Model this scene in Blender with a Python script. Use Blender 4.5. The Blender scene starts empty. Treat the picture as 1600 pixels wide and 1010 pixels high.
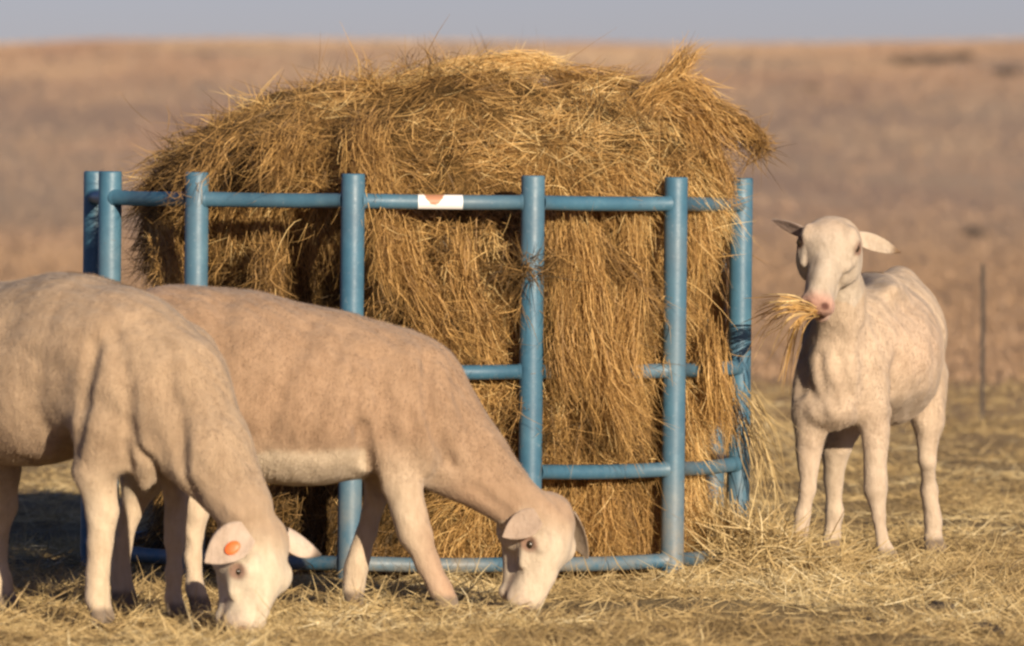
import bpy, math
import numpy as np
from mathutils import Vector

# ------------------------------------------------------------------ camera, sky, sun, exposure
sc = bpy.context.scene
COL = sc.collection
FPX = 11457.0                      # focal length in pixels of a 1600 px wide frame
CAM_H = 1.0
HOR = 280.0                        # row of the true horizon in the 1600x1010 frame
cam_d = bpy.data.cameras.new('camera')
cam = bpy.data.objects.new('camera', cam_d)
COL.objects.link(cam)
cam.location = (0, 0, CAM_H)
cam.rotation_euler = (math.radians(90) - math.atan((505 - HOR) / FPX), 0, 0)
cam_d.sensor_width = 36.0
cam_d.lens = FPX / 1600 * 36.0
cam_d.clip_start = 0.5
cam_d.clip_end = 6000
cam_d.dof.use_dof = True
cam_d.dof.focus_distance = 18.3
cam_d.dof.aperture_fstop = 6.3
sc.camera = cam

SUN_EL, SUN_AZ = 14.5, 24.0        # elevation; degrees to the right of straight behind the camera
w = bpy.data.worlds.new('World')
sc.world = w
w.use_nodes = True
wn = w.node_tree
sky = wn.nodes.new('ShaderNodeTexSky')
sky.sky_type = 'NISHITA'
sky.sun_disc = False
sky.sun_elevation = math.radians(SUN_EL)
sky.sun_rotation = math.radians(180 - SUN_AZ)
sky.altitude = 1500
sky.air_density = 1.0
sky.dust_density = 1.2
sky.ozone_density = 3.0
bg = wn.nodes['Background']
bg.inputs['Strength'].default_value = 0.052
tint = wn.nodes.new('ShaderNodeMix')
tint.data_type = 'RGBA'
tint.blend_type = 'MULTIPLY'
tint.inputs[0].default_value = 1.0
tint.inputs[7].default_value = (1.02, .855, 1.10, 1)      # slightly lavender winter haze over the whole sky
wn.links.new(sky.outputs[0], tint.inputs[6])
wn.links.new(tint.outputs[2], bg.inputs['Color'])

sun_d = bpy.data.lights.new('sun', 'SUN')
sun = bpy.data.objects.new('sun', sun_d)
COL.objects.link(sun)
sun_d.energy = 5.0
sun_d.angle = math.radians(0.6)
sun_d.color = (1.0, 0.84, 0.64)
e, a = math.radians(SUN_EL), math.radians(SUN_AZ)
SUNV = Vector((math.sin(a) * math.cos(e), -math.cos(a) * math.cos(e), math.sin(e)))
sun.rotation_euler = SUNV.to_track_quat('Z', 'Y').to_euler()

sc.view_settings.view_transform = 'Standard'
sc.view_settings.look = 'None'
sc.view_settings.exposure = 0.52
sc.view_settings.gamma = 1.0
sc.view_settings.use_curve_mapping = False
sc.cycles.max_bounces = 6
sc.cycles.filter_width = 2.5

# ------------------------------------------------------------------ helpers
rng = np.random.default_rng(7)
_NZ = np.random.default_rng(3).random((40, 40, 40)).astype(np.float32) * 2 - 1


def noise(x, y, z, f=1.0, o=0.0):
    """smooth value noise in -1..1"""
    x = np.asarray(x, np.float32) * f + 17.3 + o
    y = np.asarray(y, np.float32) * f + 5.1 + o * 1.7
    z = np.asarray(z, np.float32) * f + 9.7 + o * 2.3
    xi, yi, zi = np.floor(x).astype(np.int32), np.floor(y).astype(np.int32), np.floor(z).astype(np.int32)
    fx, fy, fz = x - xi, y - yi, z - zi
    fx, fy, fz = [t * t * (3 - 2 * t) for t in (fx, fy, fz)]
    r = 0
    for dx in (0, 1):
        for dy in (0, 1):
            for dz in (0, 1):
                wgt = (fx if dx else 1 - fx) * (fy if dy else 1 - fy) * (fz if dz else 1 - fz)
                r = r + wgt * _NZ[(xi + dx) % 40, (yi + dy) % 40, (zi + dz) % 40]
    return r


def sstep(a_, b_, x):
    t = np.clip((x - a_) / (b_ - a_), 0, 1)
    return t * t * (3 - 2 * t)


def unit(v):
    v = np.asarray(v, float)
    return v / np.maximum(np.linalg.norm(v, axis=-1, keepdims=True), 1e-9)


def P(px, py, depth):
    """point at a given distance that lies on the line of sight of a pixel of the 1600x1010 frame"""
    s = FPX / depth
    return np.array([(px - 800) / s, depth, CAM_H - (py - HOR) / s])


def mk_mesh(name, V, F, mat=None, smooth=True, attrs=None, colors=None):
    V = np.asarray(V, np.float32).reshape(-1, 3)
    me = bpy.data.meshes.new(name)
    if isinstance(F, np.ndarray):
        n, k = F.shape
        loops = F.astype(np.int32).ravel()
        starts = np.arange(n, dtype=np.int32) * k
    else:
        sizes = np.array([len(f) for f in F], np.int32)
        loops = np.concatenate([np.asarray(f, np.int32) for f in F])
        starts = np.concatenate([[0], np.cumsum(sizes)[:-1]]).astype(np.int32)
        n = len(F)
    me.vertices.add(len(V))
    me.vertices.foreach_set('co', V.ravel())
    me.loops.add(len(loops))
    me.loops.foreach_set('vertex_index', loops)
    me.polygons.add(n)
    me.polygons.foreach_set('loop_start', starts)
    me.polygons.foreach_set('use_smooth', np.full(n, smooth))
    me.update(calc_edges=True)
    me.validate()
    for k_, v_ in (attrs or {}).items():
        at = me.attributes.new(k_, 'FLOAT', 'POINT')
        at.data.foreach_set('value', np.asarray(v_, np.float32))
    if colors is not None:
        at = me.attributes.new('col', 'FLOAT_COLOR', 'POINT')
        c4 = np.ones((len(V), 4), np.float32)
        c4[:, :3] = colors
        at.data.foreach_set('color', c4.ravel())
    if mat:
        me.materials.append(mat)
    return me


def mk_obj(name, me, parent=None, loc=(0, 0, 0), label=None, cat=None, group=None, kind=None):
    o = bpy.data.objects.new(name, me)
    COL.objects.link(o)
    o.location = loc
    if parent:
        o.parent = parent
    if label:
        o['label'] = label
    if cat:
        o['category'] = cat
    if group:
        o['group'] = group
    if kind:
        o['kind'] = kind
    return o


class Soup:
    """collects pieces of geometry that belong to one part"""
    def __init__(self):
        self.V, self.F, self.n = [], [], 0

    def add(self, V, F):
        V = np.asarray(V, float)
        self.V.append(V)
        self.F += [[i + self.n for i in f] for f in F]
        self.n += len(V)

    def tube(self, pts, rads, seg=16, caps=True):
        pts = np.asarray(pts, float)
        N = len(pts)
        rads = np.broadcast_to(np.asarray(rads, float), (N,))
        tan = unit(np.gradient(pts, axis=0))
        up = np.array([0, 0, 1.0]) if abs(tan[0][2]) < .9 else np.array([1.0, 0, 0])
        V = []
        for i in range(N):
            s1 = unit(np.cross(tan[i], up))
            s2 = np.cross(tan[i], s1)
            for k in range(seg):
                an = 2 * math.pi * k / seg
                V.append(pts[i] + rads[i] * (math.cos(an) * s1 + math.sin(an) * s2))
        F = []
        for i in range(N - 1):
            for k in range(seg):
                k2 = (k + 1) % seg
                F.append([i * seg + k, i * seg + k2, (i + 1) * seg + k2, (i + 1) * seg + k])
        if caps:
            F.append(list(range(seg)))
            F.append([(N - 1) * seg + k for k in range(seg)][::-1])
        self.add(V, F)

    def mesh(self, name, mat, smooth=True):
        me = mk_mesh(name, np.vstack(self.V), self.F, mat, smooth)
        return me


def ribbons(PTS, width, tone):
    """PTS (N,S,3) centre lines -> flat tapering blades; returns V, F, tone"""
    N, S, _ = PTS.shape
    d = unit(PTS[:, -1] - PTS[:, 0])
    side = unit(np.cross(d, rng.normal(size=(N, 3))))
    t = np.linspace(0, 1, S)
    taper = np.sqrt(np.clip(1 - t ** 2.2, 0.04, 1)) * (0.55 + 0.45 * np.minimum(1, t * 4 + .25))
    off = side[:, None, :] * (np.asarray(width)[:, None] * taper[None, :] * .5)[..., None]
    V = np.stack([PTS - off, PTS + off], axis=2).reshape(-1, 3)
    base = (np.arange(N) * S * 2)[:, None]
    k = np.arange(S - 1)[None, :] * 2
    b = base + k
    F = np.stack([b, b + 1, b + 3, b + 2], axis=-1).reshape(-1, 4)
    T = np.repeat(np.asarray(tone, np.float32), S * 2)
    return V, F, T


def strands(root, direc, length, bend, droop, S=4):
    t = np.linspace(0, 1, S)[None, :, None]
    L = np.asarray(length)[:, None, None]
    g = np.zeros((len(root), 1, 3))
    g[:, 0, 2] = -np.asarray(droop)
    return root[:, None, :] + direc[:, None, :] * L * t + (bend[:, None, :] + g) * L * t * t


def lock(path, n, rad, spread, seglen, tone, S=6, jit=1.1, curl=1.0):
    """a lock of hay: strands that follow a guide path"""
    path = np.asarray(path, float)
    m = len(path)
    u = np.linspace(0, m - 1, 60)
    ext = np.vstack([2 * path[0] - path[1], path, 2 * path[-1] - path[-2]])
    i = np.minimum(u.astype(int), m - 2)
    f = (u - i)[:, None]
    p0, p1, p2, p3 = ext[i], ext[i + 1], ext[i + 2], ext[i + 3]
    C = .5 * (2 * p1 + (p2 - p0) * f + (2 * p0 - 5 * p1 + 4 * p2 - p3) * f ** 2 + (3 * p1 - p0 - 3 * p2 + p3) * f ** 3)
    t0 = rng.random(n) * (1 - seglen)
    t1 = t0 + seglen * (.6 + .4 * rng.random(n))
    tt = t0[:, None] + (t1 - t0)[:, None] * np.linspace(0, 1, S)[None]
    idx = np.clip(tt * 59, 0, 58.999)
    ii = idx.astype(int)
    ff = (idx - ii)[..., None]
    base = C[ii] * (1 - ff) + C[ii + 1] * ff
    off = rng.normal(size=(n, 3))
    off = unit(off) * (rng.random((n, 1)) ** .6)
    wob = rng.normal(size=(n, 3))
    cu = unit(rng.normal(size=(n, 3))) * (.003 + .010 * rng.random((n, 1)) ** 2)
    ph, fr_ = rng.random((n, 1)) * 6.28, 3 + 7 * rng.random((n, 1))
    r = rad + (spread - rad) * tt
    loc = np.linspace(0, 1, S)[None, :, None]
    return base + off[:, None, :] * r[..., None] + wob[:, None, :] * (jit * r[..., None]) * (loc - .3) ** 2 + \
        cu[:, None, :] * np.sin(ph + fr_ * np.linspace(0, 1, S)[None])[..., None] * curl, \
        np.clip(tone + rng.normal(size=n) * .13, 0, 1)


# ------------------------------------------------------------------ materials
def new_mat(name):
    m = bpy.data.materials.new(name)
    m.use_nodes = True
    nt = m.node_tree
    return m, nt, nt.nodes['Principled BSDF']


def N(nt, typ, **kw):
    n = nt.nodes.new(typ)
    for k, v in kw.items():
        if k in n.inputs:
            n.inputs[k].default_value = v
        else:
            setattr(n, k, v)
    return n


def ramp(nt, stops, interp='LINEAR'):
    r = nt.nodes.new('ShaderNodeValToRGB')
    r.color_ramp.interpolation = interp
    els = r.color_ramp.elements
    while len(els) < len(stops):
        els.new(.5)
    for el, (p, c) in zip(els, stops):
        el.position = p
        el.color = (*c, 1)
    return r


def mix(nt, fac, a_, b_, typ='MIX'):
    m = nt.nodes.new('ShaderNodeMix')
    m.data_type = 'RGBA'
    m.blend_type = typ
    for sock, v in ((m.inputs[0], fac), (m.inputs[6], a_), (m.inputs[7], b_)):
        if isinstance(v, bpy.types.NodeSocket):
            nt.links.new(v, sock)
        elif isinstance(v, (int, float)):
            sock.default_value = v
        else:
            sock.default_value = (*v, 1)
    return m.outputs[2]


def mapr(nt, sock, a0, a1, b0=0., b1=1.):
    m = nt.nodes.new('ShaderNodeMapRange')
    nt.links.new(sock, m.inputs[0])
    for i, v in enumerate((a0, a1, b0, b1)):
        m.inputs[i + 1].default_value = v
    return m.outputs[0]


def mat_hay(name, stops, transl=.22):
    m, nt, b = new_mat(name)
    at = N(nt, 'ShaderNodeAttribute', attribute_name='tone')
    r = ramp(nt, stops)
    nt.links.new(at.outputs['Fac'], r.inputs[0])
    nt.links.new(r.outputs[0], b.inputs['Base Color'])
    b.inputs['Roughness'].default_value = .55
    b.inputs['Specular IOR Level'].default_value = .3
    tr = N(nt, 'ShaderNodeBsdfTranslucent')
    nt.links.new(r.outputs[0], tr.inputs['Color'])
    mx = N(nt, 'ShaderNodeMixShader')
    mx.inputs[0].default_value = transl
    out = nt.nodes['Material Output']
    nt.links.new(b.outputs[0], mx.inputs[1])
    nt.links.new(tr.outputs[0], mx.inputs[2])
    nt.links.new(mx.outputs[0], out.inputs['Surface'])
    return m


HAY = mat_hay('hay_blades', [(0, (.050, .034, .014)), (.25, (.15, .089, .032)), (.5, (.38, .222, .076)),
                             (.78, (.62, .385, .135)), (1, (.80, .60, .28))])
STRAW = mat_hay('straw_litter', [(0, (.08, .06, .034)), (.3, (.25, .175, .08)), (.6, (.48, .345, .155)),
                                 (.85, (.63, .49, .245)), (1, (.76, .65, .40))])
BUSH = mat_hay('bush_leaves', [(0, (.10, .085, .075)), (.6, (.16, .13, .11)), (1, (.22, .175, .13))])


def mat_core():
    m, nt, b = new_mat('hay_packed')
    tc = N(nt, 'ShaderNodeTexCoord')
    mp = N(nt, 'ShaderNodeMapping')
    mp.inputs['Scale'].default_value = (1, 1, .22)
    nt.links.new(tc.outputs['Object'], mp.inputs[0])
    n1 = N(nt, 'ShaderNodeTexNoise', Scale=70., Detail=6., Roughness=.7)
    nt.links.new(mp.outputs[0], n1.inputs['Vector'])
    n2 = N(nt, 'ShaderNodeTexNoise', Scale=6., Detail=4.)
    nt.links.new(tc.outputs['Object'], n2.inputs['Vector'])
    r1 = ramp(nt, [(.3, (.045, .028, .010)), (.5, (.20, .115, .038)), (.72, (.40, .24, .085))])
    nt.links.new(n1.outputs[0], r1.inputs[0])
    r2 = ramp(nt, [(.35, (.45, .45, .45)), (.65, (1, 1, 1))])
    nt.links.new(n2.outputs[0], r2.inputs[0])
    nt.links.new(mix(nt, 1., r1.outputs[0], r2.outputs[0], 'MULTIPLY'), b.inputs['Base Color'])
    bp = N(nt, 'ShaderNodeBump', Strength=1., Distance=.02)
    nt.links.new(n1.outputs[0], bp.inputs['Height'])
    nt.links.new(bp.outputs[0], b.inputs['Normal'])
    b.inputs['Roughness'].default_value = .9
    b.inputs['Specular IOR Level'].default_value = .1
    return m


def mat_ground():
    m, nt, b = new_mat('dry_veld')
    geo = N(nt, 'ShaderNodeNewGeometry')
    sep = N(nt, 'ShaderNodeSeparateXYZ')
    nt.links.new(geo.outputs['Position'], sep.inputs[0])
    # near: trampled straw and soil
    n1 = N(nt, 'ShaderNodeTexNoise', Scale=3.2, Detail=8., Roughness=.65)
    n2 = N(nt, 'ShaderNodeTexNoise', Scale=45., Detail=5., Roughness=.7)
    n3 = N(nt, 'ShaderNodeTexNoise', Scale=.9, Detail=3.)
    for n in (n1, n2, n3):
        nt.links.new(geo.outputs['Position'], n.inputs['Vector'])
    near = ramp(nt, [(.30, (.15, .11, .062)), (.45, (.33, .24, .12)), (.58, (.50, .37, .18)), (.75, (.60, .46, .24))])
    nt.links.new(n1.outputs[0], near.inputs[0])
    fine = ramp(nt, [(.3, (.45, .42, .38)), (.62, (1.1, 1.06, 1.))])
    nt.links.new(n2.outputs[0], fine.inputs[0])
    nearc = mix(nt, .8, near.outputs[0], fine.outputs[0], 'MULTIPLY')
    gr = mapr(nt, n3.outputs[0], .52, .68, 0, .55)
    nearc = mix(nt, gr, nearc, (.20, .17, .105))
    # middle: pale cropped grass
    mp = N(nt, 'ShaderNodeMapping')
    mp.inputs['Scale'].default_value = (1.0, .35, 1)
    nt.links.new(geo.outputs['Position'], mp.inputs[0])
    n4 = N(nt, 'ShaderNodeTexNoise', Scale=1.1, Detail=7., Roughness=.7)
    nt.links.new(mp.outputs[0], n4.inputs['Vector'])
    mid = ramp(nt, [(.32, (.26, .175, .095)), (.5, (.42, .295, .15)), (.7, (.52, .38, .20))])
    nt.links.new(n4.outputs[0], mid.inputs[0])
    # far: winter-brown hillside
    mp2 = N(nt, 'ShaderNodeMapping')
    mp2.inputs['Scale'].default_value = (.10, .016, .1)
    nt.links.new(geo.outputs['Position'], mp2.inputs[0])
    n5 = N(nt, 'ShaderNodeTexNoise', Scale=1., Detail=9., Roughness=.62, Distortion=.4)
    nt.links.new(mp2.outputs[0], n5.inputs['Vector'])
    far = ramp(nt, [(.30, (.38, .265, .20)), (.45, (.48, .35, .25)), (.58, (.52, .39, .27)), (.75, (.56, .43, .30))])
    nt.links.new(n5.outputs[0], far.inputs[0])
    n6 = N(nt, 'ShaderNodeTexNoise', Scale=.55, Detail=6., Roughness=.7)
    nt.links.new(geo.outputs['Position'], n6.inputs['Vector'])
    fr = ramp(nt, [(.3, (.82, .80, .80)), (.7, (1.1, 1.1, 1.1))])
    nt.links.new(n6.outputs[0], fr.inputs[0])
    farc = mix(nt, 1., far.outputs[0], fr.outputs[0], 'MULTIPLY')
    f1 = mapr(nt, sep.outputs[1], 22, 31)
    f2 = mapr(nt, sep.outputs[1], 70, 170)
    f15 = mapr(nt, sep.outputs[1], 27, 40)
    c = mix(nt, f1, nearc, mid.outputs[0])
    c = mix(nt, f15, c, (.42, .28, .168))
    c = mix(nt, f2, c, farc)
    nt.links.new(c, b.inputs['Base Color'])
    bp = N(nt, 'ShaderNodeBump', Strength=.9, Distance=.03)
    nt.links.new(n2.outputs[0], bp.inputs['Height'])
    nt.links.new(bp.outputs[0], b.inputs['Normal'])
    b.inputs['Roughness'].default_value = .95
    b.inputs['Specular IOR Level'].default_value = .05
    return m


def mat_blue():
    m, nt, b = new_mat('blue_paint')
    tc = N(nt, 'ShaderNodeNewGeometry')
    n1 = N(nt, 'ShaderNodeTexNoise', Scale=9., Detail=6., Roughness=.7)
    n2 = N(nt, 'ShaderNodeTexNoise', Scale=60., Detail=5., Roughness=.75)
    n3 = N(nt, 'ShaderNodeTexNoise', Scale=4., Detail=3.)
    for n in (n1, n2, n3):
        nt.links.new(tc.outputs['Position'], n.inputs['Vector'])
    base = ramp(nt, [(.3, (.036, .105, .165)), (.55, (.050, .138, .205)), (.75, (.075, .178, .245))])
    nt.links.new(n1.outputs[0], base.inputs[0])
    scuff = mapr(nt, n2.outputs[0], .60, .72, 0, .55)
    dust = mapr(nt, n3.outputs[0], .42, .75, 0, .22)
    c = mix(nt, dust, base.outputs[0], (.27, .26, .23))
    c = mix(nt, scuff, c, (.22, .27, .30))
    n4 = N(nt, 'ShaderNodeTexNoise', Scale=23., Detail=8., Roughness=.8, Distortion=.6)
    nt.links.new(tc.outputs['Position'], n4.inputs['Vector'])
    c = mix(nt, mapr(nt, n4.outputs[0], .66, .70, 0, .85), c, (.13, .065, .035))      # rust chips
    sp = N(nt, 'ShaderNodeSeparateXYZ')
    nt.links.new(tc.outputs['Position'], sp.inputs[0])
    mud = N(nt, 'ShaderNodeMath', operation='MULTIPLY')
    nt.links.new(mapr(nt, sp.outputs[2], .30, .0, 0, .8), mud.inputs[0])
    nt.links.new(mapr(nt, n1.outputs[0], .40, .65), mud.inputs[1])
    c = mix(nt, mud.outputs[0], c, (.26, .20, .13))                                   # mud splashed near the ground
    nt.links.new(c, b.inputs['Base Color'])
    rr = mapr(nt, n2.outputs[0], .3, .75, .40, .62)
    nt.links.new(rr, b.inputs['Roughness'])
    bp = N(nt, 'ShaderNodeBump', Strength=.15, Distance=.004)
    nt.links.new(n2.outputs[0], bp.inputs['Height'])
    nt.links.new(bp.outputs[0], b.inputs['Normal'])
    return m


def mat_sheep(name='shorn_fleece'):
    m, nt, b = new_mat(name)
    at = N(nt, 'ShaderNodeAttribute', attribute_name='col')
    tc = N(nt, 'ShaderNodeTexCoord')
    n1 = N(nt, 'ShaderNodeTexNoise', Scale=38., Detail=6., Roughness=.7)
    n2 = N(nt, 'ShaderNodeTexNoise', Scale=260., Detail=3., Roughness=.7)
    mp = N(nt, 'ShaderNodeMapping')
    mp.inputs['Scale'].default_value = (1, 1, .35)
    nt.links.new(tc.outputs['Object'], mp.inputs[0])
    nt.links.new(mp.outputs[0], n1.inputs['Vector'])
    nt.links.new(tc.outputs['Object'], n2.inputs['Vector'])
    r = ramp(nt, [(.28, (.80, .77, .74)), (.5, (.97, .96, .95)), (.72, (1.10, 1.10, 1.10))])
    nt.links.new(n1.outputs[0], r.inputs[0])
    n3 = N(nt, 'ShaderNodeTexNoise', Scale=7., Detail=7., Roughness=.65, Distortion=.8)
    nt.links.new(tc.outputs['Object'], n3.inputs['Vector'])
    r3 = ramp(nt, [(.30, (.86, .83, .80)), (.50, (.99, .98, .97)), (.70, (1.05, 1.05, 1.05))])
    nt.links.new(n3.outputs[0], r3.inputs[0])
    c = mix(nt, 1., at.outputs['Color'], r.outputs[0], 'MULTIPLY')
    c = mix(nt, 1., c, r3.outputs[0], 'MULTIPLY')
    nt.links.new(c, b.inputs['Base Color'])
    b.inputs['Roughness'].default_value = .85
    b.inputs['Specular IOR Level'].default_value = .15
    b.inputs['Sheen Weight'].default_value = .12
    b.inputs['Sheen Roughness'].default_value = .6
    bp = N(nt, 'ShaderNodeBump', Strength=.55, Distance=.008)
    nt.links.new(n1.outputs[0], bp.inputs['Height'])
    wv = N(nt, 'ShaderNodeTexWave', Scale=9., Distortion=5., Detail=3., bands_direction='DIAGONAL')
    wv.inputs['Detail Scale'].default_value = 1.4
    nt.links.new(tc.outputs['Object'], wv.inputs['Vector'])
    bpw = N(nt, 'ShaderNodeBump', Strength=.22, Distance=.010)
    nt.links.new(wv.outputs['Fac'], bpw.inputs['Height'])
    nt.links.new(bp.outputs[0], bpw.inputs['Normal'])
    bp2 = N(nt, 'ShaderNodeBump', Strength=.5, Distance=.003)
    nt.links.new(n2.outputs[0], bp2.inputs['Height'])
    nt.links.new(bpw.outputs[0], bp2.inputs['Normal'])
    nt.links.new(bp2.outputs[0], b.inputs['Normal'])
    return m


def mat_plain(name, col, rough=.5, spec=.4):
    m, nt, b = new_mat(name)
    tc = N(nt, 'ShaderNodeTexCoord')
    n1 = N(nt, 'ShaderNodeTexNoise', Scale=60., Detail=4.)
    nt.links.new(tc.outputs['Object'], n1.inputs['Vector'])
    r = ramp(nt, [(.3, tuple(.78 * c for c in col)), (.7, tuple(1.08 * c for c in col))])
    nt.links.new(n1.outputs[0], r.inputs[0])
    nt.links.new(r.outputs[0], b.inputs['Base Color'])
    b.inputs['Roughness'].default_value = rough
    b.inputs['Specular IOR Level'].default_value = spec
    return m


def mat_sticker():
    m, nt, b = new_mat('rail_sticker_print')
    tc = N(nt, 'ShaderNodeTexCoord')
    sep = N(nt, 'ShaderNodeSeparateXYZ')
    nt.links.new(tc.outputs['UV'], sep.inputs[0])
    n1 = N(nt, 'ShaderNodeTexNoise', Scale=7., Detail=4.)
    nt.links.new(tc.outputs['UV'], n1.inputs['Vector'])
    # rust-coloured worn patch, bowl-shaped from the upper edge

    def M(op, *xs):
        q = N(nt, 'ShaderNodeMath', operation=op)
        for i, x in enumerate(xs):
            if isinstance(x, bpy.types.NodeSocket):
                nt.links.new(x, q.inputs[i])
            else:
                q.inputs[i].default_value = x
        return q.outputs[0]
    dx = M('MULTIPLY', M('SUBTRACT', sep.outputs[0], .36), 4.0)
    dy = M('MULTIPLY', M('SUBTRACT', sep.outputs[1], 1.0), 1.25)
    d = M('ADD', M('POWER', M('ABSOLUTE', dx), 2.2), M('MULTIPLY', dy, dy))
    d = M('ADD', d, M('MULTIPLY', M('SUBTRACT', n1.outputs[0], .5), .8))
    f = mapr(nt, d, .65, .85, 1, 0)
    c = mix(nt, f, (.80, .79, .77), (.42, .20, .11))
    nt.links.new(c, b.inputs['Base Color'])
    b.inputs['Roughness'].default_value = .5
    return m


M_GROUND, M_CORE, M_BLUE, M_SHEEP = mat_ground(), mat_core(), mat_blue(), mat_sheep()
M_EYE = mat_plain('eye_amber_dark', (.035, .022, .012), .3, .5)
M_TAG = mat_plain('ear_tag_orange', (.80, .16, .035), .45, .4)
M_STEEL = mat_plain('weathered_steel', (.05, .038, .03), .7, .3)
M_STICK = mat_sticker()

# ------------------------------------------------------------------ ground
FD = 19.0                                    # distance of the feeder's centre
FX = (645 - 800) * FD / FPX
FR = 510 * FD / FPX


def ridge(x):
    pxs = 800 + np.clip(x, -60, 60) / 700 * FPX
    yy = np.interp(pxs, [0, 150, 250, 430, 700, 1000, 1250, 1600], [81, 79, 73, 71, 73, 77, 75, 69])
    return 1 + (HOR - yy) / FPX * 700


def ground_z(x, y):
    x, y = np.asarray(x, float), np.asarray(y, float)
    z0 = .016 * noise(x, y, 0 * x, 2.2) + .014 * noise(x, y, 0 * x, 6.5, 3) + .012 * noise(x, y, 0 * x, 15., 5) - .012
    near = sstep(13, 15, y) * (1 - sstep(30, 45, y))
    z = z0 * near
    d = np.hypot(x - FX, y - FD)
    z = z + .012 * np.exp(-((d - FR - .05) / .22) ** 2) * (1 + .6 * noise(x, y, 0 * x, 3.1, 9)) * (d < 2)
    z = z + .03 * np.exp(-(((x - .62) / .16) ** 2 + ((y - 18.95) / .28) ** 2))
    t = np.clip((y - 120) / 580, 0, 1)
    hill = ridge(x) * (.35 * t + .65 * t * t * (3 - 2 * t))
    past = np.clip((y - 700) / 500, 0, 1)
    hill = hill * (1 - past * past * 1.6)
    z = z + hill + .10 * noise(x, y, 0 * x, .05) * sstep(60, 200, y) + .25 * noise(x, y, 0 * x, .021, 4) * sstep(150, 400, y)
    return z


xs = np.concatenate([-np.geomspace(1600, 3.2, 40), np.arange(-3.1, 3.1, .06), np.geomspace(3.2, 1600, 40)])
ys = np.concatenate([np.linspace(-60, 12, 14), np.arange(12.5, 15, .25), np.arange(15, 24, .06), np.arange(24, 45, .15),
                     np.geomspace(45.2, 700, 150), np.linspace(705, 760, 20), np.geomspace(770, 3000, 20)])
X, Y = np.meshgrid(xs, ys)
V = np.stack([X, Y, ground_z(X, Y)], -1).reshape(-1, 3)
nx = len(xs)
ii = (np.arange(len(ys) - 1)[:, None] * nx + np.arange(nx - 1)[None]).ravel()
F = np.stack([ii, ii + 1, ii + 1 + nx, ii + nx], -1)
mk_obj('ground', mk_mesh('ground', V, F, M_GROUND), kind='structure',
       label='dry straw-strewn veld rising to a bare brown hillside')

# ------------------------------------------------------------------ hay feeder
feeder = mk_obj('hay_feeder', None, loc=(FX, FD, 0), label='round blue tubular steel hay feeder holding the bale',
                cat='feeder')
feeder.rotation_euler = (0, math.radians(.6), 0)
POST_A = [math.radians(82 - 30.4 * k) for k in range(12)]
POST_A = [math.radians(v) for v in (82, 51.3, 20.7, -10, -39.8, -66.5, -97, -127, -157, 173, 143, 112)]


def post_mesh(h):
    s = Soup()
    seg, ro, ri = 28, .0295, .0255
    zs = [-.04, .0, h * .3, h * .6, h - .006, h - .001]
    rr = [ro, ro, ro, ro, ro, ro - .001]
    V, F = [], []
    for z, r in zip(zs, rr):
        for k in range(seg):
            t = 2 * math.pi * k / seg
            V.append((r * math.cos(t), r * math.sin(t), z))
    for i in range(len(zs) - 1):
        for k in range(seg):
            k2 = (k + 1) % seg
            F.append([i * seg + k, i * seg + k2, (i + 1) * seg + k2, (i + 1) * seg + k])
    b0 = len(V)
    for z in (h, h - .05):
        for k in range(seg):
            t = 2 * math.pi * k / seg
            V.append((ri * math.cos(t), ri * math.sin(t), z))
    top = (len(zs) - 1) * seg
    for k in range(seg):
        k2 = (k + 1) % seg
        F.append([top + k, top + k2, b0 + k2, b0 + k])
        F.append([b0 + k, b0 + k2, b0 + seg + k2, b0 + seg + k])
    F.append([b0 + seg + k for k in range(seg)])
    s.add(V, F)
    return s.mesh('post', M_BLUE)


pm = post_mesh(1.012)
pos = [np.array([FR * math.sin(t), -FR * math.cos(t), 0]) for t in POST_A]
for q in pos:
    mk_obj('post', pm, feeder, tuple(q))
rails = {}
for i in range(12):
    a_, b_ = pos[i], pos[(i + 1) % 12]
    d = unit(b_ - a_)
    L = np.linalg.norm(b_ - a_)
    for zi, z in enumerate((.945, .525, .276, .046)):
        s = Soup()
        r = .0185
        k = np.array([.024, .0275, .031, .034, L * .3, L * .5, L * .7, L - .034, L - .031, L - .0275, L - .024])
        rad = np.array([.0225, .0225, .0205, r, r, r, r, r, .0205, .0225, .0225])
        sag = -.004 * np.sin(np.pi * k / L) * (1 if zi else .5)
        pts = a_[None] + d[None] * k[:, None] + np.array([0, 0, z]) + np.stack([0 * k, 0 * k, sag], -1)
        s.tube(pts, rad, 20)
        rails[i, zi] = mk_obj('rail', s.mesh('rail', M_BLUE), feeder)
# sticker on the top rail between the posts at 20.7 and -10 degrees
a_, b_ = pos[3], pos[2]
d = unit(b_ - a_)
L = np.linalg.norm(b_ - a_)
u0, u1 = (652 - 555) / 270 * L, (719 - 555) / 270 * L
V, F, UV = [], [], []
nU, nA = 8, 12
nrm = np.array([d[1], -d[0], 0])
if nrm[1] > 0:
    nrm = -nrm
for i in range(nU + 1):
    for j in range(nA + 1):
        an = math.radians(-58 + 135 * j / nA)
        V.append(a_ + d * (u0 + (u1 - u0) * i / nU) + np.array([0, 0, .945 - .002]) +
                 .0193 * (math.cos(an) * nrm + math.sin(an) * np.array([0, 0, 1])))
        UV.append((i / nU, j / nA))
for i in range(nU):
    for j in range(nA):
        q = i * (nA + 1) + j
        F.append([q, q + nA + 1, q + nA + 2, q + 1])
me = mk_mesh('sticker', V, F, M_STICK)
uvl = me.uv_layers.new(name='UVMap')
for lp in me.loops:
    uvl.data[lp.index].uv = UV[lp.vertex_index]
st = mk_obj('sticker', me, rails[2, 0])
st['label'] = 'white sticker with a worn rust-brown patch on the top rail'

# ------------------------------------------------------------------ implicit surfaces for bale and animals


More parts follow.
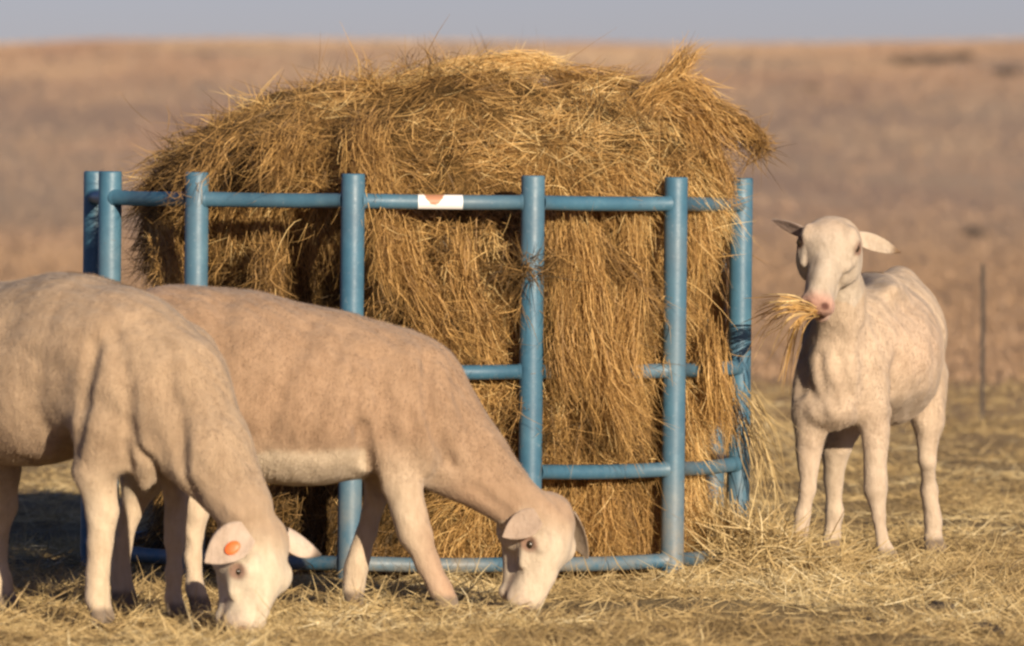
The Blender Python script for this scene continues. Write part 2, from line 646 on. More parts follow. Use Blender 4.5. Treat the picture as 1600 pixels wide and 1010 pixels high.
class Field:
    def __init__(self, lo, hi, h):
        self.lo, self.h = np.array(lo, float), h
        self.n = np.ceil((np.array(hi) - self.lo) / h).astype(int) + 1
        self.F = np.full(self.n, 1.0, np.float32)

    def sl(self, lo, hi):
        i0 = np.clip(np.floor((np.array(lo) - self.lo) / self.h).astype(int), 0, self.n)
        i1 = np.clip(np.ceil((np.array(hi) - self.lo) / self.h).astype(int) + 1, 0, self.n)
        g = [np.float32(self.lo[k] + self.h * np.arange(i0[k], i1[k])) for k in range(3)]
        return (slice(i0[0], i1[0]), slice(i0[1], i1[1]), slice(i0[2], i1[2])), \
            (g[0][:, None, None], g[1][None, :, None], g[2][None, None, :])

    def smin(self, s, d, k):
        a_ = self.F[s]
        if a_.size == 0:
            return
        hh = np.clip(.5 + .5 * (a_ - d) / k, 0, 1)
        self.F[s] = a_ * (1 - hh) + d * hh - k * hh * (1 - hh)

    def ell(self, c, r, R=None, k=.03):
        """ellipsoid; R rows are its own axes"""
        c, r = np.asarray(c, float), np.asarray(r, float)
        R = np.eye(3) if R is None else np.asarray(R, float)
        ext = np.sqrt(((R * r[:, None]) ** 2).sum(0)) + k + .03
        s, (x, y, z) = self.sl(c - ext, c + ext)
        x, y, z = x - c[0], y - c[1], z - c[2]
        k0 = k1 = 0
        for i in range(3):
            l_ = (R[i, 0] * x + R[i, 1] * y + R[i, 2] * z).astype(np.float32)
            k0 = k0 + (l_ / r[i]) ** 2
            k1 = k1 + (l_ / r[i] ** 2) ** 2
        k0 = np.sqrt(k0)
        k1 = np.sqrt(k1) + 1e-6
        self.smin(s, k0 * (k0 - 1) / k1, k)

    def cone(self, a_, b_, ra, rb, k=.02, flat=1.0, fdir=None):
        """tapered limb segment; flat<1 squeezes it along the direction fdir"""
        a_, b_ = np.asarray(a_, float), np.asarray(b_, float)
        m = max(ra, rb) + k + .03
        s, (x, y, z) = self.sl(np.minimum(a_, b_) - m, np.maximum(a_, b_) + m)
        ba = b_ - a_
        x, y, z = x - a_[0], y - a_[1], z - a_[2]
        t = np.clip((x * ba[0] + y * ba[1] + z * ba[2]) / max(ba @ ba, 1e-9), 0, 1).astype(np.float32)
        x, y, z = x - t * ba[0], y - t * ba[1], z - t * ba[2]
        if fdir is not None:
            fd = unit(fdir)
            q = (x * fd[0] + y * fd[1] + z * fd[2]) * (1 / flat - 1)
            x, y, z = x + q * fd[0], y + q * fd[1], z + q * fd[2]
        self.smin(s, np.sqrt(x * x + y * y + z * z) - (ra + (rb - ra) * t), k)

    def cyl(self, c, r, z0, z1, rnd, k):
        m = r + k + .05
        s, (x, y, z) = self.sl((c[0] - m, c[1] - m, z0 - m), (c[0] + m, c[1] + m, z1 + k + .05))
        dr = np.sqrt((x - c[0]) ** 2 + (y - c[1]) ** 2) - (r - rnd)
        dz = np.abs(z - (z0 + z1) / 2) - ((z1 - z0) / 2 - rnd)
        d = np.sqrt(np.maximum(dr, 0) ** 2 + np.maximum(dz, 0) ** 2) + np.minimum(np.maximum(dr, dz), 0) - rnd
        self.smin(s, d, k)

    def chain(self, pts, rads, k=.015, flat=1.0, fdir=None):
        for i in range(len(pts) - 1):
            self.cone(pts[i], pts[i + 1], rads[i], rads[i + 1], k, flat, fdir)

    def hoof(self, a_, b_, ra, rb, lat):
        """cloven foot: two toes side by side"""
        a_, b_, lat = np.asarray(a_, float), np.asarray(b_, float), np.asarray(lat, float)
        for sg in (-1, 1):
            self.cone(a_ + lat * sg * ra * .30, b_ + lat * sg * rb * .55, ra * .80, rb * .66, .006)

    def groove(self, pts, width, depth):
        """positive depth cuts a crease along a polyline, negative raises a fold"""
        pts = np.asarray(pts, float)
        m = width * 3
        s, (x, y, z) = self.sl(pts.min(0) - m, pts.max(0) + m)
        best = None
        for i in range(max(1, len(pts) - 1)):
            a_ = pts[i]
            ba = pts[min(i + 1, len(pts) - 1)] - a_
            X_, Y_, Z_ = x - a_[0], y - a_[1], z - a_[2]
            t = np.clip((X_ * ba[0] + Y_ * ba[1] + Z_ * ba[2]) / max(ba @ ba, 1e-9), 0, 1)
            d2 = (X_ - t * ba[0]) ** 2 + (Y_ - t * ba[1]) ** 2 + (Z_ - t * ba[2]) ** 2
            best = d2 if best is None else np.minimum(best, d2)
        if best is not None and self.F[s].size:
            self.F[s] += (depth * np.exp(-best / width ** 2)).astype(np.float32)

    def fold(self, pts, width, depth):
        """a crease or fold laid onto the skin on the side towards -y"""
        pts = np.asarray(pts, float)
        seg = np.linspace(0, len(pts) - 1, 14)
        q = np.stack([np.interp(seg, np.arange(len(pts)), pts[:, k]) for k in range(3)], -1)
        for r in q:
            i, k = int(round((r[0] - self.lo[0]) / self.h)), int(round((r[2] - self.lo[2]) / self.h))
            if 0 <= i < self.n[0] and 0 <= k < self.n[2]:
                neg = np.nonzero(self.F[i, :, k] < 0)[0]
                if len(neg):
                    r[1] = self.lo[1] + self.h * neg[0]
        y = np.pad(q[:, 1], 1, mode='edge')
        q[:, 1] = (y[:-2] + y[1:-1] + y[2:]) / 3
        self.groove(q, width, depth * .75)

    def rough(self, amp, f, o=0.):
        s, (x, y, z) = self.sl(self.lo, self.lo + self.h * self.n)
        m = np.abs(self.F) < .06
        i, j, k = np.nonzero(m)
        self.F[i, j, k] += amp * noise(self.lo[0] + i * self.h, self.lo[1] + j * self.h, self.lo[2] + k * self.h, f, o)

    def extract(self, smooth=2):
        Fd = self.F
        S = Fd < 0
        n0, n1, n2 = Fd.shape
        cor = [(a_, b_, c_) for a_ in (0, 1) for b_ in (0, 1) for c_ in (0, 1)]
        cnt = sum(S[a_:n0 - 1 + a_, b_:n1 - 1 + b_, c_:n2 - 1 + c_].astype(np.int8) for a_, b_, c_ in cor)
        act = (cnt > 0) & (cnt < 8)
        I = np.argwhere(act)
        idx = np.full(act.shape, -1, np.int32)
        idx[act] = np.arange(len(I))
        vals = {c: Fd[I[:, 0] + c[0], I[:, 1] + c[1], I[:, 2] + c[2]] for c in cor}
        acc = np.zeros((len(I), 3))
        num = np.zeros(len(I))
        for c in cor:
            for ax in range(3):
                if c[ax] == 0:
                    c2 = list(c)
                    c2[ax] = 1
                    va, vb = vals[c], vals[tuple(c2)]
                    cr = (va < 0) != (vb < 0)
                    t = np.where(cr, va / np.where(cr, va - vb, 1), 0)
                    p = np.tile(np.array(c, float), (len(I), 1))
                    p[:, ax] += t
                    acc[cr] += p[cr]
                    num[cr] += 1
        V = self.lo + (I + acc / num[:, None]) * self.h
        Q = []
        for ax in range(3):
            b_, c_ = (ax + 1) % 3, (ax + 2) % 3
            sh = [slice(None)] * 3
            sh[ax] = slice(0, -1)
            s0 = S[tuple(sh)]
            sh[ax] = slice(1, None)
            s1 = S[tuple(sh)]
            E = np.argwhere(s0 != s1)
            ok = (E[:, b_] > 0) & (E[:, c_] > 0) & (E[:, b_] < Fd.shape[b_] - 1) & (E[:, c_] < Fd.shape[c_] - 1)
            E = E[ok]
            neg = s0[E[:, 0], E[:, 1], E[:, 2]]
            def at(db, dc):
                q = E.copy()
                q[:, b_] += db
                q[:, c_] += dc
                return idx[q[:, 0], q[:, 1], q[:, 2]]
            quad = np.stack([at(-1, -1), at(0, -1), at(0, 0), at(-1, 0)], -1)
            quad[~neg] = quad[~neg][:, ::-1]
            Q.append(quad)
        Q = np.vstack(Q)
        Q = Q[(Q >= 0).all(1)]
        for _ in range(smooth):
            s_ = np.zeros_like(V)
            c_ = np.zeros(len(V))
            for k in range(4):
                np.add.at(s_, Q[:, k], V[Q[:, (k + 1) % 4]] + V[Q[:, (k - 1) % 4]])
                np.add.at(c_, Q[:, k], 2)
            V = V + .5 * (s_ / np.maximum(c_, 1)[:, None] - V)
        return V, Q


def vnormals(V, Q):
    fn = np.cross(V[Q[:, 2]] - V[Q[:, 0]], V[Q[:, 3]] - V[Q[:, 1]])
    n = np.zeros_like(V)
    for k in range(4):
        np.add.at(n, Q[:, k], fn)
    return unit(n)


# ------------------------------------------------------------------ hay bale
fb = Field((-.95, -.95, -.05), (1.0, .95, 1.45), .018)
fb.cyl((.03, 0), .68, -.1, .88, .20, .05)
fb.ell((.02, 0, .89), (.73, .70, .35), k=.05)
fb.ell((.42, -.05, .96), (.37, .50, .245), k=.05)
fb.ell((.20, -.04, 1.07), (.36, .42, .19), k=.05)
fb.ell((.20, -.35, .55), (.36, .40, .40), k=.08)        # belly of hay pushing at the front rails
fb.ell((.50, -.18, .42), (.24, .36, .45), k=.06)
fb.ell((.22, -.05, .15), (.48, .58, .25), k=.06)
fb.groove([(-.38, -.60, .80), (-.22, -.66, .72), (-.20, -.68, .55)], .14, .20)  # hollows eaten out under the top rail
fb.groove([(-.60, -.42, .82), (-.60, -.45, .66)], .12, .15)
fb.groove([(.35, -.74, .36), (.42, -.72, .44)], .07, .05)
fb.rough(.030, 5., 1)
fb.rough(.026, 12., 2)
bV, bQ = fb.extract(1)
bV[:, 2] = np.maximum(bV[:, 2], -.03)
bN = vnormals(bV, bQ)
bale = mk_obj('hay_bale', None, loc=(FX, FD, 0), label='big golden-brown hay bale slumping over the blue feeder', cat='hay bale')
mk_obj('packed_hay', mk_mesh('packed_hay', bV, bQ, M_CORE), bale)


def sample(V, Q, n, wfun=None):
    c = V[Q].mean(1)
    ar = np.linalg.norm(np.cross(V[Q[:, 2]] - V[Q[:, 0]], V[Q[:, 3]] - V[Q[:, 1]]), axis=1)
    if wfun is not None:
        ar = ar * wfun(c)
    f = rng.choice(len(Q), n, p=ar / ar.sum())
    wts = rng.dirichlet((1, 1, 1, 1), n)
    return (V[Q[f]] * wts[..., None]).sum(1), f


nB = 185000
rt, f = sample(bV, bQ, nB, lambda c: np.where(c[:, 1] < .15, 1., .28) * np.where(c[:, 2] < .03, .1, 1))
nn = unit(bN[bQ[f]].mean(1))
down = np.array([0, 0, -1.0])
tg = down - (nn @ down)[:, None] * nn
flow = np.stack([noise(*rt.T, 5.5, o) + .8 * noise(*rt.T, 13., o + 5) for o in (11, 12, 13)], -1)
fine = rng.normal(size=(nB, 3)) * .55
stick = np.abs(rng.normal(size=(nB, 1)))
lift = .08 + .16 * stick
dirs = tg * (.8 - .45 * sstep(.95, 1.1, rt[:, 2]))[:, None] + 1.0 * flow + fine
dirs = dirs - (dirs * nn).sum(1, keepdims=True) * nn
dirs = unit(unit(dirs) + lift * nn)
ln = .028 + .075 * rng.random(nB) ** 1.8
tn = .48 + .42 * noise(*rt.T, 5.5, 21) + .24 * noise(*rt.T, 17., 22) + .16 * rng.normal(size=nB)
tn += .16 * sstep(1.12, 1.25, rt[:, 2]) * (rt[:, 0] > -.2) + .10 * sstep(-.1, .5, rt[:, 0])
tn -= .20 * sstep(.0, -.25, rt[:, 0]) * sstep(.97, .90, rt[:, 2])      # shade of the hollows low on the left, put into the hay tone
tn -= .14 * sstep(-.2, -.6, rt[:, 0]) * sstep(.9, 1.0, rt[:, 2])  # top left faces away from the sun; that shade is put into the tone
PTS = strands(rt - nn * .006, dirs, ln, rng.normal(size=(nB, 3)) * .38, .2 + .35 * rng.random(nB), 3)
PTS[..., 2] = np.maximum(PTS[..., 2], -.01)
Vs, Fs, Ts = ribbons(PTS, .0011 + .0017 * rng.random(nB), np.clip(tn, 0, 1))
packs = [(Vs, Fs, Ts)]


def fp(px, py, r_extra=0.0, depth=None):
    """bale-local point on the line of sight of a pixel, on the feeder's circle plus r_extra"""
    if depth is None:
        x = (px - 645) / 603.0
        rr = FR + r_extra
        y = -math.sqrt(max(rr * rr - x * x, .0))
        depth = FD + y
    q = P(px, py, depth)
    return q - np.array([FX, FD, 0])


locks = [
    # path, count, radius, end radius, segment length, tone
    ([fp(900, 350, -.06), fp(915, 430, .02), fp(925, 540, .05), fp(960, 640, .05), fp(985, 710, .02)], 900, .055, .085, .45, .62),
    ([fp(870, 360, -.06), fp(875, 450, .02), fp(880, 560, .04), fp(905, 650, .04)], 600, .04, .05, .45, .55),
    ([fp(980, 350, -.06), fp(985, 450, .03), fp(975, 560, .05), fp(985, 660, .03)], 700, .05, .05, .45, .60),
    ([fp(930, 380, -.03), fp(990, 440, .04), fp(1035, 500, .05)], 350, .04, .035, .5, .40),
    ([fp(620, 345, -.10), fp(640, 430, -.08), fp(690, 520, -.09), fp(740, 590, -.10)], 700, .06, .07, .45, .58),
    ([fp(720, 360, -.10), fp(730, 450, -.08), fp(765, 560, -.09), fp(790, 640, -.10)], 600, .05, .05, .45, .60),
    ([fp(590, 330, -.05), fp(595, 400, -.02), fp(605, 480, -.02)], 260, .03, .05, .5, .55),
    ([fp(1085, 345, -.13), fp(1090, 450, -.12), fp(1090, 600, -.11), fp(1088, 720, -.11)], 900, .05, .06, .4, .62),
    ([fp(1120, 360, -.10), fp(1125, 480, -.07), fp(1130, 600, -.03), fp(1140, 720, .0)], 420, .03, .04, .4, .66),
    ([fp(930, 740, -.11), fp(935, 800, -.10), fp(940, 880, -.07)], 700, .06, .07, .5, .60),
    ([fp(1000, 740, -.11), fp(1000, 800, -.10), fp(1005, 880, -.08)], 600, .05, .06, .5, .60),
    ([fp(1085, 740, -.11), fp(1088, 800, -.10), fp(1090, 880, -.06)], 600, .05, .06, .5, .58),
    ([fp(250, 350, -.10), fp(262, 400, -.06), fp(280, 460, -.05)], 320, .04, .06, .5, .52),
    ([fp(420, 360, -.16), fp(425, 430, -.14), fp(430, 500, -.14)], 320, .05, .06, .5, .45),
]
# tuft sweeping up and over the right shoulder of the bale
dR = FD - .25
locks += [
    ([fp(960, 230, depth=dR), fp(1020, 150, depth=dR), fp(1065, 100, depth=dR), fp(1090, 70, depth=dR)], 420, .05, .03, .5, .66),
    ([fp(1000, 170, depth=dR), fp(1070, 140, depth=dR), fp(1120, 190, depth=dR), fp(1165, 245, depth=dR)], 700, .05, .05, .45, .66),
    ([fp(1060, 170, depth=dR), fp(1130, 180, depth=dR), fp(1180, 215, depth=dR), fp(1200, 245, depth=dR)], 520, .045, .03, .45, .50),
    ([fp(1030, 160, depth=dR), fp(1080, 190, depth=dR), fp(1120, 270, depth=dR), fp(1135, 330, depth=dR)], 600, .05, .05, .45, .60),
    ([fp(640, 135, depth=FD - .1), fp(740, 105, depth=FD - .12), fp(830, 100, depth=FD - .1), fp(900, 118, depth=FD)], 700, .035, .035, .4, .86),
    ([fp(560, 150, depth=FD - .1), fp(660, 125, depth=FD - .1), fp(740, 110, depth=FD - .1)], 350, .03, .03, .4, .78),
    ([fp(860, 118, depth=FD - .1), fp(920, 126, depth=FD - .1), fp(980, 135, depth=FD - .1), fp(1020, 150, depth=FD - .1)], 420, .04, .05, .5, .5),
    # long curtain hanging over the top rail on the left and middle
    ([fp(380, 200, depth=FD - .5), fp(340, 240, depth=FD - .6), fp(305, 290, depth=FD - .62), fp(290, 340, depth=FD - .6)], 300, .06, .07, .45, .45),
    ([fp(470, 200, depth=FD - .5), fp(440, 240, depth=FD - .66), fp(420, 300, depth=FD - .72)], 420, .08, .08, .5, .5),
    ([fp(590, 180, depth=FD - .5), fp(570, 230, depth=FD - .68), fp(580, 300, depth=FD - .78), fp(590, 370, depth=FD - .80)], 520, .07, .07, .5, .56),
]
for path, n, r0, r1, sg, tone in locks:
    n = int(n * 1.5)
    pts, tt = lock(path, n, r0, r1, sg * .7, tone, S=7)
    packs.append(ribbons(pts, .0011 + .0015 * rng.random(n), tt))
# matted tangles


def tangle(c, r, n, tone, flat=None):
    c = np.asarray(c, float)
    off = unit(rng.normal(size=(n, 3))) * rng.random((n, 1)) ** .5 * np.asarray(r)
    d_ = rng.normal(size=(n, 3)) + (0 if flat is None else np.asarray(flat) * 1.2)
    pts = strands(c + off, unit(d_), np.mean(r) * (.6 + .9 * rng.random(n)), rng.normal(size=(n, 3)) * .6, .5 * rng.random(n), 5)
    packs.append(ribbons(pts, .0011 + .0014 * rng.random(n), np.clip(tone + .13 * rng.normal(size=n), 0, 1)))


tangle(fp(820, 422, .02), (.085, .035, .036), 420, .26)
tangle(fp(860, 410, .0), (.05, .03, .04), 200, .34)
locks2 = [([fp(1110, 500, -.04), fp(1112, 560, .035), fp(1118, 640, .03), fp(1122, 700, -.02)], 420, .04, .05, .5, .62),
          ([fp(930, 520, .02), fp(940, 580, .05), fp(945, 650, .04)], 400, .06, .06, .55, .55)]
for path, n, r0, r1, sg, tone in locks2:
    pts, tt = lock(path, n, r0, r1, sg, tone)
    packs.append(ribbons(pts, .0014 + .0018 * rng.random(n), tt))
tangle(fp(1005, 500, .03), (.05, .03, .035), 220, .32)
tangle(fp(1180, 228, depth=FD - .25), (.045, .05, .035), 200, .32)
tr_, tf_ = sample(bV, bQ, 150, lambda c: np.where(c[:, 1] < .1, 1., .15) * np.where(c[:, 2] > .85, 1.6, .5))
tn_ = unit(bN[bQ[tf_]].mean(1))
for i in range(150):
    tangle(tr_[i] + tn_[i] * .002, .03 + .045 * rng.random(3), 110, .5 + .34 * noise(*tr_[i], 9., 23) + .1 * rng.normal(),
           np.cross(tn_[i], rng.normal(size=3)))
for i in range(80):
    cx_, cy_ = rng.uniform(590, 1030), rng.uniform(350, 690)
    tangle(fp(cx_, cy_, (-.10 if cx_ < 810 else -.03) + .03 * rng.random()), .025 + .03 * rng.random(3), 70, .5 + .2 * rng.normal(), (0, 0, -1))
# single stalks that stand clear
n = 60
a0 = rng.uniform(-1.2, 1.3, n)
xx = .74 * np.sin(a0)
r0 = np.stack([xx, -.74 * np.cos(a0), .55 + .6 * rng.random(n)], -1)
dd = unit(np.stack([np.sin(a0), -np.cos(a0), -.5 + .9 * rng.random(n)], -1) + rng.normal(size=(n, 3)) * .5)
packs.append(ribbons(strands(r0, dd, .06 + .1 * rng.random(n), rng.normal(size=(n, 3)) * .2, .7 * rng.random(n), 5),
                     .0016 + .0012 * rng.random(n), .6 + .35 * rng.random(n)))


def join_packs(packs):
    Vs, Fs, Ts, o = [], [], [], 0
    for v, f, t in packs:
        Vs.append(v)
        Fs.append(f + o)
        Ts.append(t)
        o += len(v)
    return np.vstack(Vs), np.vstack(Fs), np.concatenate(Ts)


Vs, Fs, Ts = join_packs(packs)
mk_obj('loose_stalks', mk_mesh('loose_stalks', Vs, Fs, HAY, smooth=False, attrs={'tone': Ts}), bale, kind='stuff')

# ------------------------------------------------------------------ sheep


def head_frame(u, n_hint):
    u = unit(u)
    n_ = np.asarray(n_hint, float)
    n_ = unit(n_ - (n_ @ u) * u)
    w_ = np.cross(u, n_)
    return np.array([u, n_, w_])


def ear_mesh(base, axis, cup, L, W, curl=.35, tip=.0):
    """a leaf-shaped, cupped ear; returns V, quads and a 0..1 inside mask"""
    ax = unit(axis)
    cp = np.asarray(cup, float)
    cp = unit(cp - (cp @ ax) * ax)
    sd = np.cross(ax, cp)
    nL, nW = 16, 12
    V, ins = [], []
    for lay in (0, 1):
        for i in range(nL + 1):
            t = i / nL
            half = W * .5 * (math.sin(math.pi * (t * .88 + .12) ** .8) ** .75 if t < 1 else 0.0)
            half = max(half, .0015)
            for j in range(nW + 1):
                q = -1 + 2 * j / nW
                y_ = q * half
                depth = curl * half * (q * q) * (1 - .35 * t) + tip * L * t * t
                th = (.0055 * (1 - q * q) ** .5 * (1 - .45 * t) + .0005) * (1 if lay == 0 else -1)
                V.append(np.asarray(base) + ax * (t * L) + sd * y_ + cp * (depth + th))
                ins.append(1. if lay == 0 else 0.)
    st_ = nW + 1
    off = (nL + 1) * st_
    Q = []
    for i in range(nL):
        for j in range(nW):
            a_ = i * st_ + j
            Q.append([a_, a_ + 1, a_ + st_ + 1, a_ + st_])
            Q.append([off + a_, off + a_ + st_, off + a_ + st_ + 1, off + a_ + 1])
        for j in (0, nW):
            a_ = i * st_ + j
            Q.append([a_, a_ + st_, off + a_ + st_, off + a_] if j == 0 else [a_, off + a_, off + a_ + st_, a_ + st_])
    return np.array(V), np.array(Q), np.array(ins)


SN, SW = 1.28, 1.24


def add_head(Fd, O, R, sc_=1.0, eu=.110, sn=1.28, sw=1.24, mz=1.0, gape=0.0, crown=1.0):
    """skull, face, jaw; O is the poll, R rows: along the face, forehead normal, sideways"""
    def L(u, n_, w_):
        return O + sc_ * (u * R[0] + sn * n_ * R[1] + sw * w_ * R[2])
    s = sc_
    g = sc_ * (sn + sw) / 2
    s3 = np.array([1, sn, sw]) * sc_
    Fd.ell(L(.060, -.058, 0), np.array([.070, .054 * crown, .060]) * s3, R, k=.02)
    Fd.ell(L(eu - .01, -.048, 0), np.array([.060, .050, .060]) * s3, R, k=.015)
    Fd.cone(L(.10, -.042, 0), L(.212, -.048, 0), .044 * g * (mz + 1) / 2, .033 * g * mz, .015, .95, R[2])
    Fd.cone(L(.14, -.022, 0), L(.225, -.028, 0), .020 * g, .018 * g, .015)
    for sg in (-1, 1):
        Fd.ell(L(.085, -.085, sg * .034), np.array([.062, .042, .030]) * s3, R, k=.015)
        Fd.ell(L(eu - .018, -.019, sg * .043), np.array([.026, .013, .012]) * s3, R, k=.016)   # brow over the eye
        Fd.ell(L(eu + .026, -.046, sg * .043), np.array([.034, .012, .010]) * s3, R, k=.016)   # cheekbone
        Fd.ell(L(.236, -.050, sg * .014), np.array([.020, .026, .020]) * s3, R, k=.010)
    Fd.cone(L(.07, -.110, 0), L(.215, -.080 - gape, 0), .034 * g, .020 * g, .018)
    Fd.ell(L(.236, -.042, 0), np.array([.021, .024, .029 * mz]) * s3, R, k=.012)
    Fd.ell(L(.228, -.088 - gape, 0), np.array([.020, .015, .021 * mz]) * s3, R, k=.010)
    for sg in (-1, 1):
        Fd.groove([L(eu - .004, -.035, sg * .064), L(eu + .006, -.035, sg * .064)], .011 * s, .008)
        arc = [L(eu + .017 * math.cos(q), -.035 + .014 * math.sin(q), sg * .0615) for q in np.linspace(.2, 3.3, 7)]
        Fd.groove(arc, .0065 * s, -.0060)                                            # upper lid
        arc = [L(eu + .017 * math.cos(q), -.036 + .014 * math.sin(q), sg * .060) for q in np.linspace(3.5, 6.0, 6)]
        Fd.groove(arc, .0055 * s, -.0035)                                            # lower lid
        Fd.groove([L(eu + .018, -.034, sg * .058), L(eu + .040, -.038, sg * .052)], .005 * s, .006)   # tear crease
        Fd.groove([L(.262, -.072 - gape / 2, sg * .006), L(.240, -.074 - gape / 2, sg * .030 * mz), L(.200, -.078, sg * .036 * mz)],
                  (.0055 + gape * .35) * s, .007 + gape * .6)
        Fd.groove([L(.262, -.034, sg * .012), L(.248, -.024, sg * .024)], .0055 * s, .009)
    Fd.groove([L(.262, -.040, 0), L(.262, -.070, 0)], .004 * s, .004)
    return L


def face_colour(V, C, L_, O, R, sc_, palette):
    """muzzle, lips and eye rims of the animal"""
    q = (V - O) @ R.T / sc_ / np.array([1, SN, SW])
    u, n_, w_ = q.T
    on = (u > -.06) & (u < .3) & (np.abs(w_) < .085) & (n_ > -.118 - .05 * (u < .15)) & (n_ < .08)
    f = np.where(on, sstep(.02, .12, u), 0)[:, None]
    C = C * (1 - f) + f * np.array(palette['face'])
    nearm = np.linalg.norm(q - np.array([.234, -.056, 0]), axis=1) < .056
    mz = np.where(on & nearm, sstep(.205, .245, u - .25 * np.abs(n_ + .04)), 0)[:, None]
    C = C * (1 - mz) + mz * np.array(palette['muzzle'])
    for sg in (-1, 1):
        d = np.sqrt((u - palette['eu']) ** 2 + (n_ + .035) ** 2 + (w_ - sg * .056) ** 2)
        e_ = np.where(on, 1 - sstep(.013, .024, d), 0)[:, None]
        C = C * (1 - e_) + e_ * np.array(palette['rim'])
        d = np.sqrt((u - .255) ** 2 + (n_ + .029) ** 2 + (w_ - sg * .018) ** 2)
        e_ = np.where(on, 1 - sstep(.006, .012, d), 0)[:, None]
        C = C * (1 - e_) + e_ * np.array((.16, .07, .055))
    ml = np.where(on & nearm & (u > .19), 1 - sstep(.004, .009 + palette.get('gape', 0) * .5, np.abs(n_ + .073 + palette.get('gape', 0) / 2)), 0)[:, None] * palette.get('lip', .4)
    C = C * (1 - ml) + ml * np.array((.17, .075, .06))
    return C


def finish_sheep(name, Fd, label, O, R, hs, ears, palette, colour=None, lo_eye=True):
    V, Q = Fd.extract(2)
    V = V.astype(float)
    nz1 = noise(*V.T, 5., 31)
    nz2 = noise(*V.T, 14., 32)
    nz3 = noise(*V.T, 2.2, 33)
    C = np.tile(np.array(palette['wool']), (len(V), 1))
    pk = sstep(-.1, .7, nz3 * .7 + nz1 * .5)[:, None] * palette.get('pinkness', .6)
    C = C * (1 - pk) + pk * np.array(palette['pink'])
    C = C * (1 + .06 * nz2 + .05 * nz1)[:, None]
    if colour:
        C = colour(V, C)
    leg = (1 - sstep(.22, .40, V[:, 2] + .03 * nz1))[:, None] * palette.get('legmix', .9)
    legzone = leg if palette.get('legs', True) else 0 * leg
    q = (V - O) @ R.T
    nothead = sstep(.24, .42, np.linalg.norm(V - (O + .12 * R[0]), axis=1))[:, None]
    legzone = legzone * nothead
    C = C * (1 - legzone) + legzone * np.array(palette['leg'])
    nothead = nothead > .02
    hoof = ((1 - sstep(.028, .045, V[:, 2]))[:, None]) * nothead
    C = C * (1 - hoof) + hoof * np.array((.20, .155, .11))
    C = face_colour(V, C, None, O, R, hs, palette)
    Vs_, Qs_, Cs_ = [V], [Q], [C]
    off = len(V)
    for e_ in ears:
        ev, eq, ins = ear_mesh(**{k: v for k, v in e_.items() if k not in ('out', 'tipc', 'in_')})
        t = np.linalg.norm(ev - np.asarray(e_['base']), axis=1) / e_['L']
        c = np.where(ins[:, None] > .5, np.array(e_.get('in_', (.62, .40, .33))), np.array(e_.get('out', palette['face'])))
        tc = sstep(.68, .92, t)[:, None] * (1 if 'tipc' in e_ else 0)
        c = c * (1 - tc) + tc * np.array(e_.get('tipc', (0, 0, 0)))
        Vs_.append(ev)
        Qs_.append(eq + off)
        Cs_.append(c)
        off += len(ev)
    V, Q, C = np.vstack(Vs_), np.vstack(Qs_), np.vstack(Cs_)
    feet = V[V[:, 2] < .06]
    base = np.array([feet[:, 0].mean(), feet[:, 1].mean(), 0])
    root = mk_obj(name, None, loc=tuple(base), label=label, cat='sheep', group='shorn sheep around the feeder')
    mk_obj('body', mk_mesh('body', V - base, Q, M_SHEEP, colors=np.clip(C, 0, 1)), root)
    for sg in (-1, 1):
        c = O + hs * (palette['eu'] * R[0] - .035 * SN * R[1] + sg * palette.get('ew', .0478) * SW * R[2]) - base
        s = Soup()
        s.tube([c + R[2] * t for t in np.linspace(-.0125, .0125, 9) * hs],
               [max(.0004, .0125 * hs * math.sqrt(max(0, 1 - (t / .0125) ** 2))) for t in np.linspace(-.0125, .0125, 9)], 14)
        mk_obj('eye', s.mesh('eye', M_EYE), root)
    # short shorn nap
    n_ = 130000
    rt_, f_ = sample(V - base, Q, n_)
    nr = unit(vnormals(V, Q)[Q[f_]].mean(1))
    hd = (np.linalg.norm(rt_ + base - (O + .12 * R[0]), axis=1) < .2) | (rt_[:, 2] < .30)
    lay = np.array([-.35, .1, -.9]) + .5 * np.stack([noise(*rt_.T, 6., o) for o in (101, 102, 103)], -1)
    lay = unit(lay - (lay * nr).sum(1, keepdims=True) * nr)
    dr = unit(lay + nr * .50 + rng.normal(size=(n_, 3)) * .22)
    ln_ = np.where(hd, .0028, .0078) * (.6 + .8 * rng.random(n_))
    pts = strands(rt_, dr, ln_, np.zeros((n_, 3)), np.zeros(n_), 2)
    sd_ = unit(np.cross(dr, nr)) * .0004
    Vh = np.stack([pts[:, 0] - sd_, pts[:, 0] + sd_, pts[:, 1]], 1).reshape(-1, 3)
    Fh = np.arange(n_ * 3).reshape(-1, 3)
    ch = C[Q[f_]].mean(1) * (.92 + .2 * rng.random((n_, 1)))
    mk_obj('short_fleece', mk_mesh('short_fleece', Vh, Fh, M_SHEEP, smooth=False, colors=np.repeat(np.clip(ch, 0, 1), 3, axis=0)),
           root, kind='stuff')
    return root, base


PAL = dict(wool=(.46, .35, .245), pink=(.44, .29, .205), face=(.50, .41, .31), muzzle=(.54, .44, .34),
           eu=.122, leg=(.56, .46, .335), rim=(.30, .19, .135), pinkness=.5)


def yawR(deg):
    t = math.radians(deg)
    return np.array([[math.cos(t), math.sin(t), 0], [-math.sin(t), math.cos(t), 0], [0, 0, 1.0]])


# ---- middle sheep, side on, grazing (B)
DB = 17.05
sB = FPX / DB


def p(x, y, dy=0.):
    return P(x, y, DB + dy)


def r_(v):
    return v / sB


